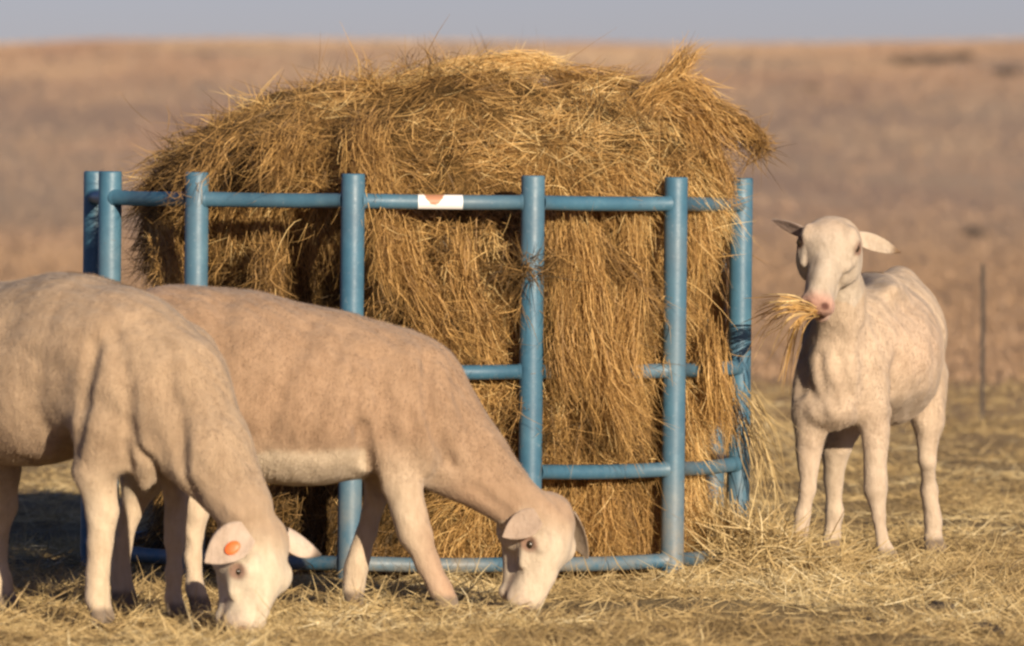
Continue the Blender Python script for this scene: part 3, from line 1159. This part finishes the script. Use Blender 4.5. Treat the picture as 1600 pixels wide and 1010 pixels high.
fB = Field(P(110, 1000, DB) - [0, .40, .0], P(960, 410, DB) + [0, .40, 0], .0057)
fB.ell(p(258, 580, .02), (r_(122), .165, r_(128)), k=.05)
fB.ell(p(425, 612), (r_(245), .195, r_(143)), yawR(0), k=.06)
fB.ell(p(330, 560, .0), (r_(150), .165, r_(110)), k=.06)
fB.ell(p(500, 640), (r_(150), .19, r_(110)), k=.06)
fB.ell(p(604, 628, .0), (r_(108), .150, r_(117)), k=.04)
fB.ell(p(655, 660, -.02), (r_(62), .135, r_(100)), k=.04)
fB.ell(p(618, 690, -.10), (r_(52), .055, r_(85)), k=.035)     # near shoulder
fB.ell(p(618, 690, .10), (r_(52), .055, r_(85)), k=.035)
fB.chain([p(636, 612), p(732, 720, -.01), p(818, 798, -.03)], [r_(90), r_(60), r_(45)], .03, .82, (0, 1, 0))
fB.cone(p(670, 720, -.02), p(770, 775, -.03), r_(42), r_(26), .03)
# near fore leg
fB.chain([p(622, 700, -.095), p(628, 755, -.10), p(650, 838, -.10), p(668, 880, -.10), p(687, 920, -.11), p(698, 942, -.11)],
         [r_(46), r_(30), r_(24), r_(18), r_(16), r_(18)], .012)
fB.hoof(p(700, 945, -.11), p(712, 958, -.115), r_(17), r_(15), (0, 1, 0))
# far fore leg
fB.chain([p(600, 690, .09), p(588, 770, .09), p(572, 832, .09), p(556, 888, .09), p(552, 925, .09)],
         [r_(42), r_(22), r_(17), r_(15), r_(16)], .012)
fB.hoof(p(551, 928, .09), p(556, 950, .09), r_(17), r_(18), (0, 1, 0))
# hind legs
fB.chain([p(262, 640, -.09), p(300, 735, -.10), p(306, 800, -.10), p(300, 870, -.10), p(305, 920, -.10), p(312, 945, -.10)],
         [r_(80), r_(42), r_(21), r_(15), r_(15), r_(18)], .015)
fB.hoof(p(312, 945, -.10), p(322, 958, -.10), r_(17), r_(16), (0, 1, 0))
fB.chain([p(240, 650, .09), p(222, 745, .10), p(203, 800, .10), p(190, 850, .10), p(188, 900, .10), p(194, 930, .10)],
         [r_(75), r_(34), r_(17), r_(14), r_(14), r_(17)], .015)
fB.hoof(p(194, 930, .10), p(204, 947, .10), r_(17), r_(16), (0, 1, 0))
fB.cone(p(150, 590, .02), p(140, 690, .02), r_(20), r_(13), .03)      # tail stump
aB = math.radians(31)
RB = head_frame(p(852, 957, -.06) - p(903, 786, -.035), (math.cos(aB), -math.sin(aB), .3))
OB = p(903, 786, -.035)
add_head(fB, OB, RB, 1.06, .118)
# folds: neck crease, elbow pocket, ribs
fB.fold([p(668, 560, -.13), p(665, 620, -.15), p(678, 680, -.14), p(702, 725, -.12)], .012, 0.0380)
fB.fold([p(690, 580, -.12), p(700, 650, -.13), p(725, 715, -.11)], .02, -0.0114)
fB.fold([p(566, 670, -.18), p(572, 725, -.16), p(590, 770, -.12)], .015, 0.0646)
fB.fold([p(585, 560, -.16), p(598, 640, -.17), p(612, 700, -.16)], .022, 0.0209)
fB.fold([p(640, 600, -.16), p(650, 680, -.16), p(640, 730, -.15)], .022, 0.0171)
fB.fold([p(350, 470, -.05), p(345, 560, -.17), p(320, 660, -.18)], .03, 0.0190)
fB.fold([p(490, 500, -.12), p(440, 600, -.19), p(420, 680, -.18)], .025, 0.0133)
fB.fold([p(540, 520, -.12), p(500, 620, -.19), p(480, 700, -.18)], .02, 0.0114)
fB.fold([p(560, 560, -.17), p(545, 650, -.18)], .02, 0.0095)
fB.fold([p(650, 740, -.13), p(665, 700, -.13)], .012, 0.0133)
fB.fold([p(740, 760, -.09), p(790, 800, -.08)], .014, 0.0114)
fB.fold([p(640, 545), p(645, 610), p(655, 680), p(670, 730)], .022, -.014)
fB.fold([p(560, 600), p(556, 640), p(560, 680)], .018, .016)
fB.rough(.007, 9., 41)
fB.rough(.0025, 26., 42)
palB = dict(PAL, eu=.118, wool=(.345, .232, .146), pink=(.37, .215, .138), pinkness=.7, face=(.56, .475, .36))


def colB(V, C):
    # unshorn pale wool left along the belly line, tan crown and nape
    zl = p(480, 703)[2] + .012 * noise(*V.T, 9., 51) - .06 * sstep(p(440, 0)[0], p(330, 0)[0], V[:, 0])
    b = (1 - sstep(-.012, .012, V[:, 2] - zl)) * (V[:, 0] < p(572, 0)[0]) * (V[:, 2] > p(0, 780)[2])
    C = C * (1 - b[:, None]) + b[:, None] * np.array((.52, .43, .315))
    t = sstep(p(720, 0)[0], p(840, 0)[0], V[:, 0])[:, None] * .6
    return C * (1 - t) + t * np.array((.37, .265, .175))


def LB(u, n_, w_):
    return OB + 1.06 * (u * RB[0] + SN * n_ * RB[1] + SW * w_ * RB[2])


ws = 1 if RB[2][1] < 0 else -1          # which side of the head is towards the camera
earsB = [dict(base=p(842, 808, -.098), axis=p(785, 840, -.100) - p(842, 808, -.098), cup=np.array([-.15, -1, .15]),
              L=.096, W=.066, curl=.3, out=(.42, .335, .26), in_=(.42, .325, .25)),
         dict(base=p(890, 800, .03), axis=p(918, 872, .05) - p(890, 800, .03), cup=np.array([-.45, -.8, -.2]),
              L=.120, W=.058, curl=.6, out=(.56, .46, .35), in_=(.22, .17, .12))]
finish_sheep('sheep', fB, 'pinkish-tan shorn sheep side-on with paler belly wool, grazing in front of the feeder', OB, RB, 1.06,
             earsB, palB, colB)

# ---- left sheep, angled towards the camera, grazing (A)
DA = 16.55


def p(x, y, dy=0.):
    return P(x, y, DA + dy)


sA = FPX / DA


def r_(v):
    return v / sA


RA = yawR(-42)
fA = Field(P(-330, 990, DA) - [.0, .48, .02], P(540, 395, DA) + [0, .78, 0], .0059)
fA.ell(p(-110, 575, .42), (.24, .17, .19), RA, k=.06)
fA.ell(p(40, 585, .23), (.36, .20, .215), RA, k=.06)
fA.ell(p(120, 545, .10), (.26, .16, .165), RA, k=.06)
fA.ell(p(200, 590, .01), (.20, .165, .195), RA, k=.05)
fA.ell(p(262, 625, -.08), (.125, .13, .165), RA, k=.05)
fA.ell(p(165, 650, -.10), (.085, .055, .15), RA, k=.035)       # near shoulder
fA.ell(p(300, 600, .03), (.08, .055, .14), RA, k=.035)         # far shoulder
fA.ell(p(240, 682, -.10), (.10, .085, .085), RA, k=.04)          # brisket
fA.cone(p(230, 730, -.12), p(226, 758, -.12), r_(16), r_(5), .03)
fA.chain([p(278, 612, -.09), p(326, 705, -.16), p(378, 792, -.20)], [r_(86), r_(62), r_(46)], .035)
fA.chain([p(168, 670, -.10), p(150, 735, -.09), p(159, 800, -.08), p(157, 850, -.08), p(153, 893, -.08), p(152, 935, -.08)],
         [r_(56), r_(33), r_(25), r_(19), r_(16), r_(20)], .012)
fA.hoof(p(152, 938, -.08), p(160, 966, -.10), r_(20), r_(22), (.55, .83, 0))
fA.chain([p(268, 690, .09), p(275, 770, .10), p(272, 845, .10), p(270, 895, .10), p(270, 935, .10)],
         [r_(45), r_(22), r_(17), r_(15), r_(17)], .012)
fA.hoof(p(270, 935, .10), p(276, 957, .085), r_(18), r_(18), (.55, .83, 0))
for ox, oy in ((0, .45), (-135, .27)):
    fA.chain([p(-55 + ox, 640, oy - .02), p(-10 + ox, 725, oy - .06), p(2 + ox, 790, oy - .02), p(-6 + ox, 855, oy), p(0 + ox, 905, oy), p(4 + ox, 932, oy)],
             [.125, .065, .034, .024, .022, .025], .02)
    yb = 954 if oy > .4 else 962
    fA.hoof(p(4 + ox, yb - 20, oy), p(13 + ox, yb - 8, oy - .02), .026, .025, (.55, .83, 0))
aA = math.radians(38)
OA = p(449, 812, -.225)
RAh = head_frame(p(410, 982, -.27) - OA, (math.cos(aA), -math.sin(aA), .2))
add_head(fA, OA, RAh, 1.03, .136)
fA.fold([p(150, 540, -.1), p(137, 600, -.1), p(128, 660, -.1), p(118, 700, -.1)], .018, .026)
fA.fold([p(116, 690, -.08), p(110, 725, -.05)], .03, .03)
fA.fold([p(200, 660, -.18), p(212, 700, -.19), p(240, 722, -.19), p(256, 752, -.18)], .012, .022)
fA.fold([p(196, 672, -.18), p(196, 720, -.16)], .014, .010)
fA.fold([p(215, 690, -.2), p(245, 712, -.2), p(262, 745, -.19)], .014, -.006)
fA.fold([p(285, 690, -.19), p(292, 740, -.17), p(305, 770, -.18)], .016, .015)
fA.fold([p(262, 590, -.2), p(285, 660, -.21), p(284, 720, -.2)], .018, .014)
fA.fold([p(180, 520, -.1), p(200, 600, -.17), p(205, 670, -.18)], .022, .010)
fA.fold([p(205, 730, -.17), p(196, 690, -.18)], .012, .012)
fA.fold([p(225, 500, -.1), p(262, 560, -.18), p(262, 620, -.21)], .025, .010)
fA.fold([p(330, 540, -.13), p(355, 600, -.13), p(366, 640, -.14)], .03, -.006)
fA.fold([p(90, 480, .05), p(60, 600, .02), p(60, 680, .02)], .03, .005)
fA.fold([p(20, 480, .1), p(0, 600, .06)], .03, .005)
fA.rough(.008, 9., 61)
fA.rough(.0025, 26., 62)
palA = dict(PAL, eu=.136, wool=(.375, .275, .18), pink=(.34, .235, .155), pinkness=.45, face=(.58, .50, .375), leg=(.57, .465, .33))


def colA(V, C):
    t = sstep(p(340, 0)[0], p(420, 0)[0], V[:, 0])[:, None] * .5
    C = C * (1 - t) + t * np.array((.39, .295, .20))
    s = sstep(.25, .5, noise(*V.T, 3.3, 71))[:, None] * .35       # darker stains on the back
    return C * (1 - s) + s * np.array((.32, .245, .17))


def LA(u, n_, w_):
    return OA + .99 * (u * RAh[0] + SN * n_ * RAh[1] + SW * w_ * RAh[2])


wa = 1 if RAh[2][1] < 0 else -1
axn = p(316, 882, -.290) - p(388, 832, -.275)
cpv = np.array([-.15, -1, .10])
earsA = [dict(base=p(388, 832, -.275), axis=axn, cup=cpv, L=.118, W=.085, curl=.3, out=(.48, .395, .315), in_=(.48, .385, .305)),
         dict(base=p(448, 832, -.17), axis=p(501, 868, -.13) - p(448, 832, -.17), cup=np.array([.1, .6, -.7]),
              L=.100, W=.070, curl=.5, out=(.60, .49, .39), in_=(.20, .15, .12), tipc=(.12, .09, .07))]
shA, baseA = finish_sheep('sheep', fA, 'cream shorn sheep with an orange ear tag, grazing nearest the camera at left', OA, RAh, 1.03,
                          earsA, palA, colA)
# orange ear tag: a button on the near ear
ax = unit(axn)
cpv = unit(cpv - (cpv @ ax) * ax)
sdv = np.cross(ax, cpv)
side = -1 if cpv[1] > 0 else 1
tagc = np.asarray(earsA[0]['base']) + ax * .050 - sdv * .010 + cpv * .004 - baseA
s = Soup()
facing = cpv if cpv[1] < 0 else -cpv
ring = []
for t, rr in ((-.006, .004), (.0035, .004), (.0036, .0165), (.006, .0168), (.0075, .0150), (.0080, .004)):
    ring.append((t, rr))
V, F = [], []
sg_ = 20
for t, rr in ring:
    for k in range(sg_):
        an = 2 * math.pi * k / sg_
        V.append(tagc + facing * t + rr * (math.cos(an) * ax * 1.15 + math.sin(an) * sdv * .85))
for i in range(len(ring) - 1):
    for k in range(sg_):
        k2 = (k + 1) % sg_
        F.append([i * sg_ + k, i * sg_ + k2, (i + 1) * sg_ + k2, (i + 1) * sg_ + k])
F.append([(len(ring) - 1) * sg_ + k for k in range(sg_)])
mk_obj('ear_tag', mk_mesh('ear_tag', V, F, M_TAG), shA, label='round orange ear tag')

# ---- right sheep, facing the camera, chewing hay (C)
DC = 19.05


def p(x, y, dy=0.):
    return P(x, y, DC + dy)


sC = FPX / DC


def r_(v):
    return v / sC


RC = yawR(9)          # second axis points along the body
fC = Field(P(1195, 905, DC) - [0, .42, .02], P(1500, 320, DC) + [.02, .95, 0], .0055)
fC.ell(p(1306, 586, .02), (r_(64), .14, r_(80)), RC, k=.035)
fC.ell(p(1332, 545, .14), (r_(76), .18, r_(98)), RC, k=.04)
fC.ell(p(1378, 556, .36), (r_(93), .32, r_(112)), RC, k=.05)
fC.ell(p(1398, 530, .62), (r_(82), .17, r_(108)), RC, k=.05)
fC.ell(p(1366, 452, .34), (r_(30), .26, r_(26)), RC, k=.05)     # spine and hip bones
fC.ell(p(1406, 444, .66), (r_(26), .07, r_(28)), RC, k=.02)
fC.ell(p(1300, 640, -.03), (r_(46), .09, r_(28)), RC, k=.03)    # brisket
fC.chain([p(1316, 550, .0), p(1312, 470, -.09), p(1311, 395, -.19)], [r_(54), r_(38), r_(30)], .03)
fC.ell(p(1266, 630, .02), (r_(28), .07, r_(58)), k=.03)
fC.ell(p(1362, 620, .03), (r_(30), .08, r_(64)), k=.03)
fC.chain([p(1268, 650, .0), p(1264, 700, .0), p(1262, 765, -.01), p(1254, 803, -.0), p(1248, 845, .0)],
         [r_(30), r_(16), r_(14), r_(10), r_(11)], .012)
fC.hoof(p(1248, 848, .0), p(1245, 876, -.02), r_(11), r_(14), (1, 0, 0))
fC.chain([p(1366, 640, .0), p(1368, 690, .0), p(1368, 765, -.01), p(1375, 808, -.0), p(1381, 850, .0)],
         [r_(32), r_(18), r_(15.5), r_(11), r_(12)], .012)
fC.hoof(p(1382, 852, .0), p(1390, 878, -.03), r_(12), r_(15), (1, 0, 0))
fC.chain([p(1325, 620, .58), p(1308, 690, .55), p(1302, 745, .58), p(1304, 800, .6), p(1301, 838, .6)],
         [.10, .040, .021, .017, .018], .015)
fC.hoof(p(1301, 838, .6), p(1299, 858, .57), .02, .022, (1, 0, 0))
fC.chain([p(1440, 590, .60), p(1452, 660, .56), p(1449, 722, .56), p(1452, 765, .60), p(1457, 815, .6), p(1457, 838, .6)],
         [.075, .040, .023, .022, .017, .02], .015)
fC.hoof(p(1457, 838, .6), p(1461, 858, .57), .02, .024, (1, 0, 0))
OC = p(1300, 325, -.26)
uC = p(1274, 466, -.39) - OC
RCh = head_frame(uC, (-.15, -.95, .25))
add_head(fC, OC, RCh, 1.05, .080, mz=.84, gape=.010, crown=.88)
fC.fold([p(1255, 540, -.12), p(1262, 600, -.13), p(1285, 650, -.1)], .018, .016)
fC.fold([p(1345, 520, -.08), p(1352, 580, -.09), p(1345, 640, -.06)], .018, .015)
fC.fold([p(1310, 560, -.14), p(1328, 620, -.13)], .016, .012)
fC.fold([p(1262, 500, -.06), p(1252, 560, -.08), p(1250, 610, -.06)], .024, .022)
fC.fold([p(1352, 480, -.02), p(1358, 540, -.05), p(1352, 600, -.06)], .022, .018)
fC.fold([p(1284, 560, -.13), p(1288, 630, -.13)], .014, .012)
fC.fold([p(1290, 470, -.16), p(1285, 540, -.15)], .02, -.007)
fC.fold([p(1325, 480, -.13), p(1332, 540, -.14)], .02, -.007)
fC.fold([p(1300, 610, -.15), p(1310, 650, -.14)], .015, .008)
fC.fold([p(1400, 570, .06), p(1390, 650, .06)], .022, .016)
fC.fold([p(1425, 470, .35), p(1432, 560, .25), p(1425, 640, .2)], .02, .007)
fC.fold([p(1448, 500, .45), p(1452, 600, .4)], .02, .007)
fC.fold([p(1435, 600, .3), p(1420, 650, .25)], .025, .008)
fC.fold([p(1410, 480, .3), p(1400, 560, .15)], .03, .006)
fC.rough(.008, 10., 81)
fC.rough(.0025, 26., 82)
palC = dict(PAL, lip=.8, eu=.080, gape=.010, ew=.0535, wool=(.50, .395, .29), pink=(.47, .33, .245), pinkness=.45, face=(.48, .41, .325), muzzle=(.47, .285, .225),
            leg=(.50, .41, .31), rim=(.22, .13, .09))


def LC(u, n_, w_):
    return OC + 1.05 * u * RCh[0] + SN * n_ * RCh[1] + SW * w_ * RCh[2]


wc = 1 if RCh[2][0] > 0 else -1
earsC = [dict(base=LC(.035, -.06, wc * .048), axis=p(1414, 382, -.20) - p(1340, 358, -.24), cup=np.array([.0, -.8, .35]),
              L=.132, W=.047, out=(.50, .41, .32), in_=(.48, .40, .31), tipc=(.16, .10, .055)),
         dict(base=LC(.035, -.06, -wc * .048), axis=p(1214, 346, -.18) - p(1258, 362, -.22), cup=np.array([-.1, -.75, -.6]),
              L=.112, W=.040, out=(.36, .29, .23), in_=(.30, .22, .18))]  # ear on the shaded side, its shade put into darker colours
finish_sheep('sheep', fC, 'thin shorn sheep facing the camera right of the feeder, hay hanging from its mouth', OC, RCh, 1.05, earsC, palC)

# ------------------------------------------------------------------ hay pulled from the feeder, spilled hay
mouth = LC(.245, -.07, 0)
M0 = mouth
packs = []
base = np.array([FX, FD, 0])


def fw(px, py, ex=0.):
    return fp(px, py, ex) + base


for path, n, r0, r1, sg, tone in [
    ([M0 + [.01, .01, 0], P(1232, 478, 18.55), P(1200, 492, 18.65), fw(1172, 512, .06)], 17, .014, .07, .93, .84),
    ([M0, P(1236, 492, 18.55), P(1205, 528, 18.65), P(1176, 590, 18.75)], 16, .014, .08, .92, .78),
    ([M0, P(1250, 505, 18.55), P(1236, 560, 18.66), P(1228, 650, 18.72)], 16, .004, .04, .92, .62),
    ([M0 + [.01, .01, 0], P(1225, 470, 18.55), P(1190, 478, 18.65), fw(1175, 490, .06)], 8, .004, .03, .93, .86),
]:
    pts, tt = lock(path, n, r0, r1, sg, tone, S=9, jit=.5)
    packs.append(ribbons(pts, .0022 + .0014 * rng.random(n), np.clip(tt + .06, 0, 1)))
Vs, Fs, Ts = join_packs(packs)
mk_obj('hay_wisp', mk_mesh('hay_wisp', Vs - M0, Fs, HAY, smooth=False, attrs={'tone': Ts}), loc=tuple(M0),
       label='loose wisp of pale hay stretched from the feeder to the sheep\'s mouth', cat='hay')

# heap of pale hay drooping at the right foot of the feeder
hp = np.array([P(1195, 870, 18.9)[0], 18.9, 0])
packs = []
for path, n, r0, r1, sg, tone in [
    ([fw(1160, 640, .02), P(1180, 700, 18.8), P(1200, 780, 18.8), P(1212, 860, 18.8)], 45, .03, .08, .7, .6),
    ([fw(1155, 600, .02), P(1180, 640, 18.75), P(1212, 690, 18.8), P(1236, 770, 18.85)], 30, .03, .06, .7, .6),
    ([fw(1165, 790, .03), P(1180, 830, 18.85), P(1195, 868, 18.85)], 110, .04, .08, .6, .66),
    ([fw(1120, 780, -.03), P(1130, 830, 18.75), P(1145, 880, 18.72)], 300, .05, .08, .6, .62),
]:
    pts, tt = lock(path, n, r0, r1, sg, tone, S=6)
    pts[..., 2] = np.maximum(pts[..., 2], .01)
    packs.append(ribbons(pts, .0018 + .002 * rng.random(n), tt))
n = 2600
q = rng.normal(size=(n, 2)) * [.10, .2]
rr_ = np.stack([hp[0] - .02 + q[:, 0], 18.75 + q[:, 1], 0 * q[:, 0]], -1)
rr_[:, 2] = ground_z(rr_[:, 0], rr_[:, 1]) + .09 * rng.random(n) * np.exp(-(q[:, 0] / .12) ** 2 - (q[:, 1] / .25) ** 2)
dd = unit(rng.normal(size=(n, 3)) * [1, 1, .35] + [0, 0, .12])
packs.append(ribbons(strands(rr_, dd, .05 + .12 * rng.random(n), rng.normal(size=(n, 3)) * .25, .3 * rng.random(n), 4),
                     .002 + .0024 * rng.random(n), np.clip(.68 + .16 * rng.normal(size=n), 0, 1)))
Vs, Fs, Ts = join_packs(packs)
mk_obj('hay_heap', mk_mesh('hay_heap', Vs - hp, Fs, STRAW, smooth=False, attrs={'tone': Ts}), loc=tuple(hp),
       label='pale loose hay spilling down and heaped at the feeder\'s right foot', cat='hay')

# ------------------------------------------------------------------ straw and cropped grass on the ground
packs = []


def litter(n, y0, y1, hw, lmin, lmax, up, w0, S, dens=.5):
    y = y0 + (y1 - y0) * rng.random(int(n * 2.2))
    x = (rng.random(len(y)) * 2 - 1) * (hw + .0 * y) * y / 18
    d = noise(x, y, 0 * x, 2.6, 91) * .6 + noise(x, y, 0 * x, 7., 92) * .5
    keep = rng.random(len(y)) < np.clip(dens + 1.25 * d, .05, 1)
    keep &= ~((np.abs(np.hypot(x - FX, y - FD) - FR) < .10) & (rng.random(len(y)) < .75))
    x, y, d = x[keep][:n], y[keep][:n], d[keep][:n]
    n = len(x)
    z = ground_z(x, y)
    hgt = np.clip(.5 + 1.4 * d, 0, 1.8)
    root = np.stack([x, y, z + .016 * hgt * rng.random(n)], -1)
    fl = np.stack([noise(x, y, 0 * x, 5., 93), noise(x, y, 0 * x, 5., 94), 0 * x], -1)
    dd = unit(rng.normal(size=(n, 3)) * [1, 1, .16] + fl * .9 + np.array([0, 0, 1]) * (up * rng.random(n) ** 2)[:, None])
    dd[:, 2] = np.abs(dd[:, 2])
    ln_ = lmin + (lmax - lmin) * rng.random(n) ** 1.7
    pts = strands(root, dd, ln_, rng.normal(size=(n, 3)) * .25, .25 * rng.random(n), S)
    pts[..., 2] = np.maximum(pts[..., 2], ground_z(pts[..., 0], pts[..., 1]) - .002)
    tone = .62 + .28 * noise(x, y, 0 * x, 3.7, 95) + .14 * noise(x, y, 0 * x, 1.1, 96) + .12 * rng.normal(size=n)
    packs.append(ribbons(pts, w0 * (.6 + .8 * rng.random(n)), np.clip(tone, 0, 1)))


litter(112000, 15.3, 20.6, 1.75, .02, .10, .62, .0024, 3, .6)
litter(40000, 20.6, 26.0, 1.8, .02, .09, .45, .0036, 2, .45)
litter(28000, 26.0, 36.0, 1.8, .03, .09, .6, .0052, 2, .45)
Vs, Fs, Ts = join_packs(packs)
mk_obj('straw_litter', mk_mesh('straw_litter', Vs, Fs, STRAW, smooth=False, attrs={'tone': Ts}),
       label='trampled straw and cropped dry grass covering the ground', cat='straw', kind='stuff')

# tufts of winter grass on the plain and the hillside
VELD = mat_hay('veld_grass', [(0, (.27, .17, .12)), (.35, (.38, .255, .172)), (.65, (.43, .305, .20)), (1, (.50, .375, .24))], .15)
_nt = VELD.node_tree
_at = N(_nt, 'ShaderNodeAttribute', attribute_name='plain')
_rp = [q for q in _nt.nodes if q.type == 'VALTORGB'][0]
_mx = mix(_nt, _at.outputs['Fac'], _rp.outputs[0], (.37, .243, .145))     # shorter, yellower grass on the flat
for q in _nt.nodes:
    if q.type == 'BSDF_PRINCIPLED':
        _nt.links.new(_mx, q.inputs['Base Color'])
    if q.type == 'BSDF_TRANSLUCENT':
        _nt.links.new(_mx, q.inputs['Color'])
nT = 150000
yv = np.where(rng.random(nT) < .45, 1 / (1 / 36 + (1 / 170 - 1 / 36) * rng.random(nT)), 120 + 585 * rng.random(nT) ** .8)
xv = (rng.random(nT) * 2 - 1) * yv * np.where(rng.random(nT) < .7, .085, .26)
keep = rng.random(nT) < np.clip(.6 + .8 * noise(xv * .12, yv * .02, 0 * xv, 1., 97), .1, 1)
xv, yv = xv[keep], yv[keep]
tv = .50 + .34 * noise(xv * .10, yv * .016, 0 * xv, 1.3, 98) + .16 * noise(xv * .35, yv * .05, 0 * xv, 1., 99)
tv += .04 * sstep(160, 40, yv) - .03
K = 3
x4, y4 = np.repeat(xv, K), np.repeat(yv, K)
n = len(x4)
size = np.clip(.018 + .00058 * y4, .04, .30) * (.6 + .7 * rng.random(n))
x4 = x4 + rng.normal(size=n) * size * .5
y4 = y4 + rng.normal(size=n) * size * .5
root = np.stack([x4, y4, ground_z(x4, y4) - .01], -1)
dd = unit(rng.normal(size=(n, 3)) * [.45, .45, .1] + [0, 0, 1])
nearv = np.repeat(sstep(170, 60, y4), 4)
Vs, Fs, Ts = ribbons(strands(root, dd, size, rng.normal(size=(n, 3)) * .25, .2 * rng.random(n), 2), size * .36,
                     np.clip(np.repeat(tv, K) + .03 * rng.normal(size=n), 0, 1))
mk_obj('veld_grass', mk_mesh('veld_grass', Vs, Fs, VELD, smooth=False, attrs={'tone': Ts, 'plain': nearv}),
       label='tufts of pinkish-brown winter grass over the plain and hillside', cat='grass', kind='stuff')

# dark droppings and clods in the straw
M_CLOD = mat_plain('dark_clod', (.075, .058, .042), .9, .1)
clods = [(1362, 968, 'small dark clod in the straw below the right-hand sheep'),
         (1228, 918, 'dark clod in the straw just right of the feeder foot'),
         (575, 990, 'dark clod at the bottom edge below the middle sheep'),
         (1545, 985, 'dark clod in the straw at the lower right corner'),
         (1480, 950, 'dark clod in the straw near the lower right edge')]
for k, (cx, cy, lab) in enumerate(clods):
    dist = FPX * CAM_H / (cy - HOR)
    x0 = (cx - 800) / FPX * dist
    z0 = float(ground_z(x0, dist))
    fc = Field((-.08, -.08, -.03), (.08, .08, .08), .006)
    for _ in range(5):
        fc.ell(np.append(rng.normal(size=2) * .024, .002 + .004 * rng.random()), (.012 + .016 * rng.random(3)) * [1, 1, .6], k=.006)
    fc.rough(.006, 40., k * 3.)
    cv, cq = fc.extract(0)
    mk_obj('clod', mk_mesh('clod', cv, cq, M_CLOD), loc=(x0, dist, z0), label=lab, cat='clod', group='dark clods in the straw')

# ------------------------------------------------------------------ fence dropper behind, bushes on the hill
s = Soup()
sec = 1.3 * np.array([(-.007, 0), (.007, 0), (.007, .003), (.0015, .003), (.0015, .013), (-.0015, .013), (-.0015, .003), (-.007, .003)])
zs = [-.05, .2, .45, .62, .66]
lean = [0, .001, .002, .002, .002]
V, F = [], []
for z, l_ in zip(zs, lean):
    sc2 = 1 if z < .65 else .7
    V += [(x * sc2 + l_, y * sc2, z) for x, y in sec]
for i in range(len(zs) - 1):
    for k in range(8):
        F.append([i * 8 + k, i * 8 + (k + 1) % 8, (i + 1) * 8 + (k + 1) % 8, (i + 1) * 8 + k])
F.append([(len(zs) - 1) * 8 + k for k in range(8)])
s.add(V, F)
for z in (.22, .42, .60):
    s.tube([(-.010, -.002, z), (0, -.004, z), (.010, -.002, z), (.010, .006, z), (-.010, .006, z), (-.010, -.002, z + .002)], .0016, 6)
dp = P(1535, 655, 30.5)
mk_obj('fence_post', s.mesh('fence_post', M_STEEL, False), loc=(dp[0], 30.5, float(ground_z(dp[0], 30.5))),
       label='thin dark steel fence post standing alone at right', cat='fence post')


def bush(px, py, dist, wid, hgt, label, seed):
    r = np.random.default_rng(seed)
    x0 = (px - 800) / FPX * dist
    # slide along the sight line to the ground there
    ds = np.linspace(60, 690, 4000)
    row = HOR - (ground_z((px - 800) / FPX * ds, ds) - CAM_H) / ds * FPX
    i = np.argmin(np.abs(row - py))
    dist = ds[i]
    x0 = (px - 800) / FPX * dist
    z0 = float(ground_z(x0, dist))
    k = FPX / dist
    W, H = wid / k, hgt / k
    root = mk_obj('bush', None, loc=(x0, dist, z0), label=label, cat='bush', group='dark bushes on the hillside')
    st_ = Soup()
    for _ in range(6):
        an = r.random() * 6.28
        tip = np.array([math.cos(an) * W * .3, math.sin(an) * W * .3, H * (.5 + .4 * r.random())])
        st_.tube([(0, 0, -.05 * H), tip * .5 + [0, 0, .05 * H], tip], [W * .02, W * .014, W * .006], 6)
    mk_obj('stem', st_.mesh('stem', M_STEEL), root)
    n_ = 1500
    c = r.normal(size=(n_, 3)) * [W * .27, W * .22, H * .22] + [0, 0, H * .5]
    lump = r.normal(size=(6, 3)) * [W * .3, W * .2, H * .12] + [0, 0, H * .5]
    c = np.where(r.random((n_, 1)) < .6, lump[r.integers(0, 6, n_)] + r.normal(size=(n_, 3)) * [W * .1, W * .1, H * .16], c)
    c[:, 2] = np.maximum(c[:, 2], .02 * H)
    d_ = unit(r.normal(size=(n_, 3)))
    V_, F_, T_ = ribbons(strands(c, d_, H * .18 * (.6 + .8 * r.random(n_)), r.normal(size=(n_, 3)) * .2, np.zeros(n_), 3), np.full(n_, H * .12),
                         r.random(n_))
    mk_obj('foliage', mk_mesh('foliage', V_, F_, BUSH, smooth=False, attrs={'tone': T_}), root)


bush(1425, 104, 0, 50, 17, 'largest dark bush of the row near the hilltop at upper right', 1)
bush(1462, 99, 0, 40, 14, 'second dark bush of the hilltop row at upper right', 2)
bush(1500, 95, 0, 40, 13, 'right end bush of the hilltop row at upper right', 3)
bush(1580, 120, 0, 36, 14, 'dark bush near the hilltop at the far right edge', 4)
bush(1524, 370, 0, 26, 14, 'single dark bush low on the slope right of the thin sheep', 5)
bush(435, 66, 0, 14, 6, 'tiny bush on the skyline at upper left', 7)
bush(318, 92, 0, 18, 7, 'small grey bush just below the skyline at upper left', 8)
bush(1265, 140, 0, 22, 7, 'faint bush on the slope right of the bale top', 9)
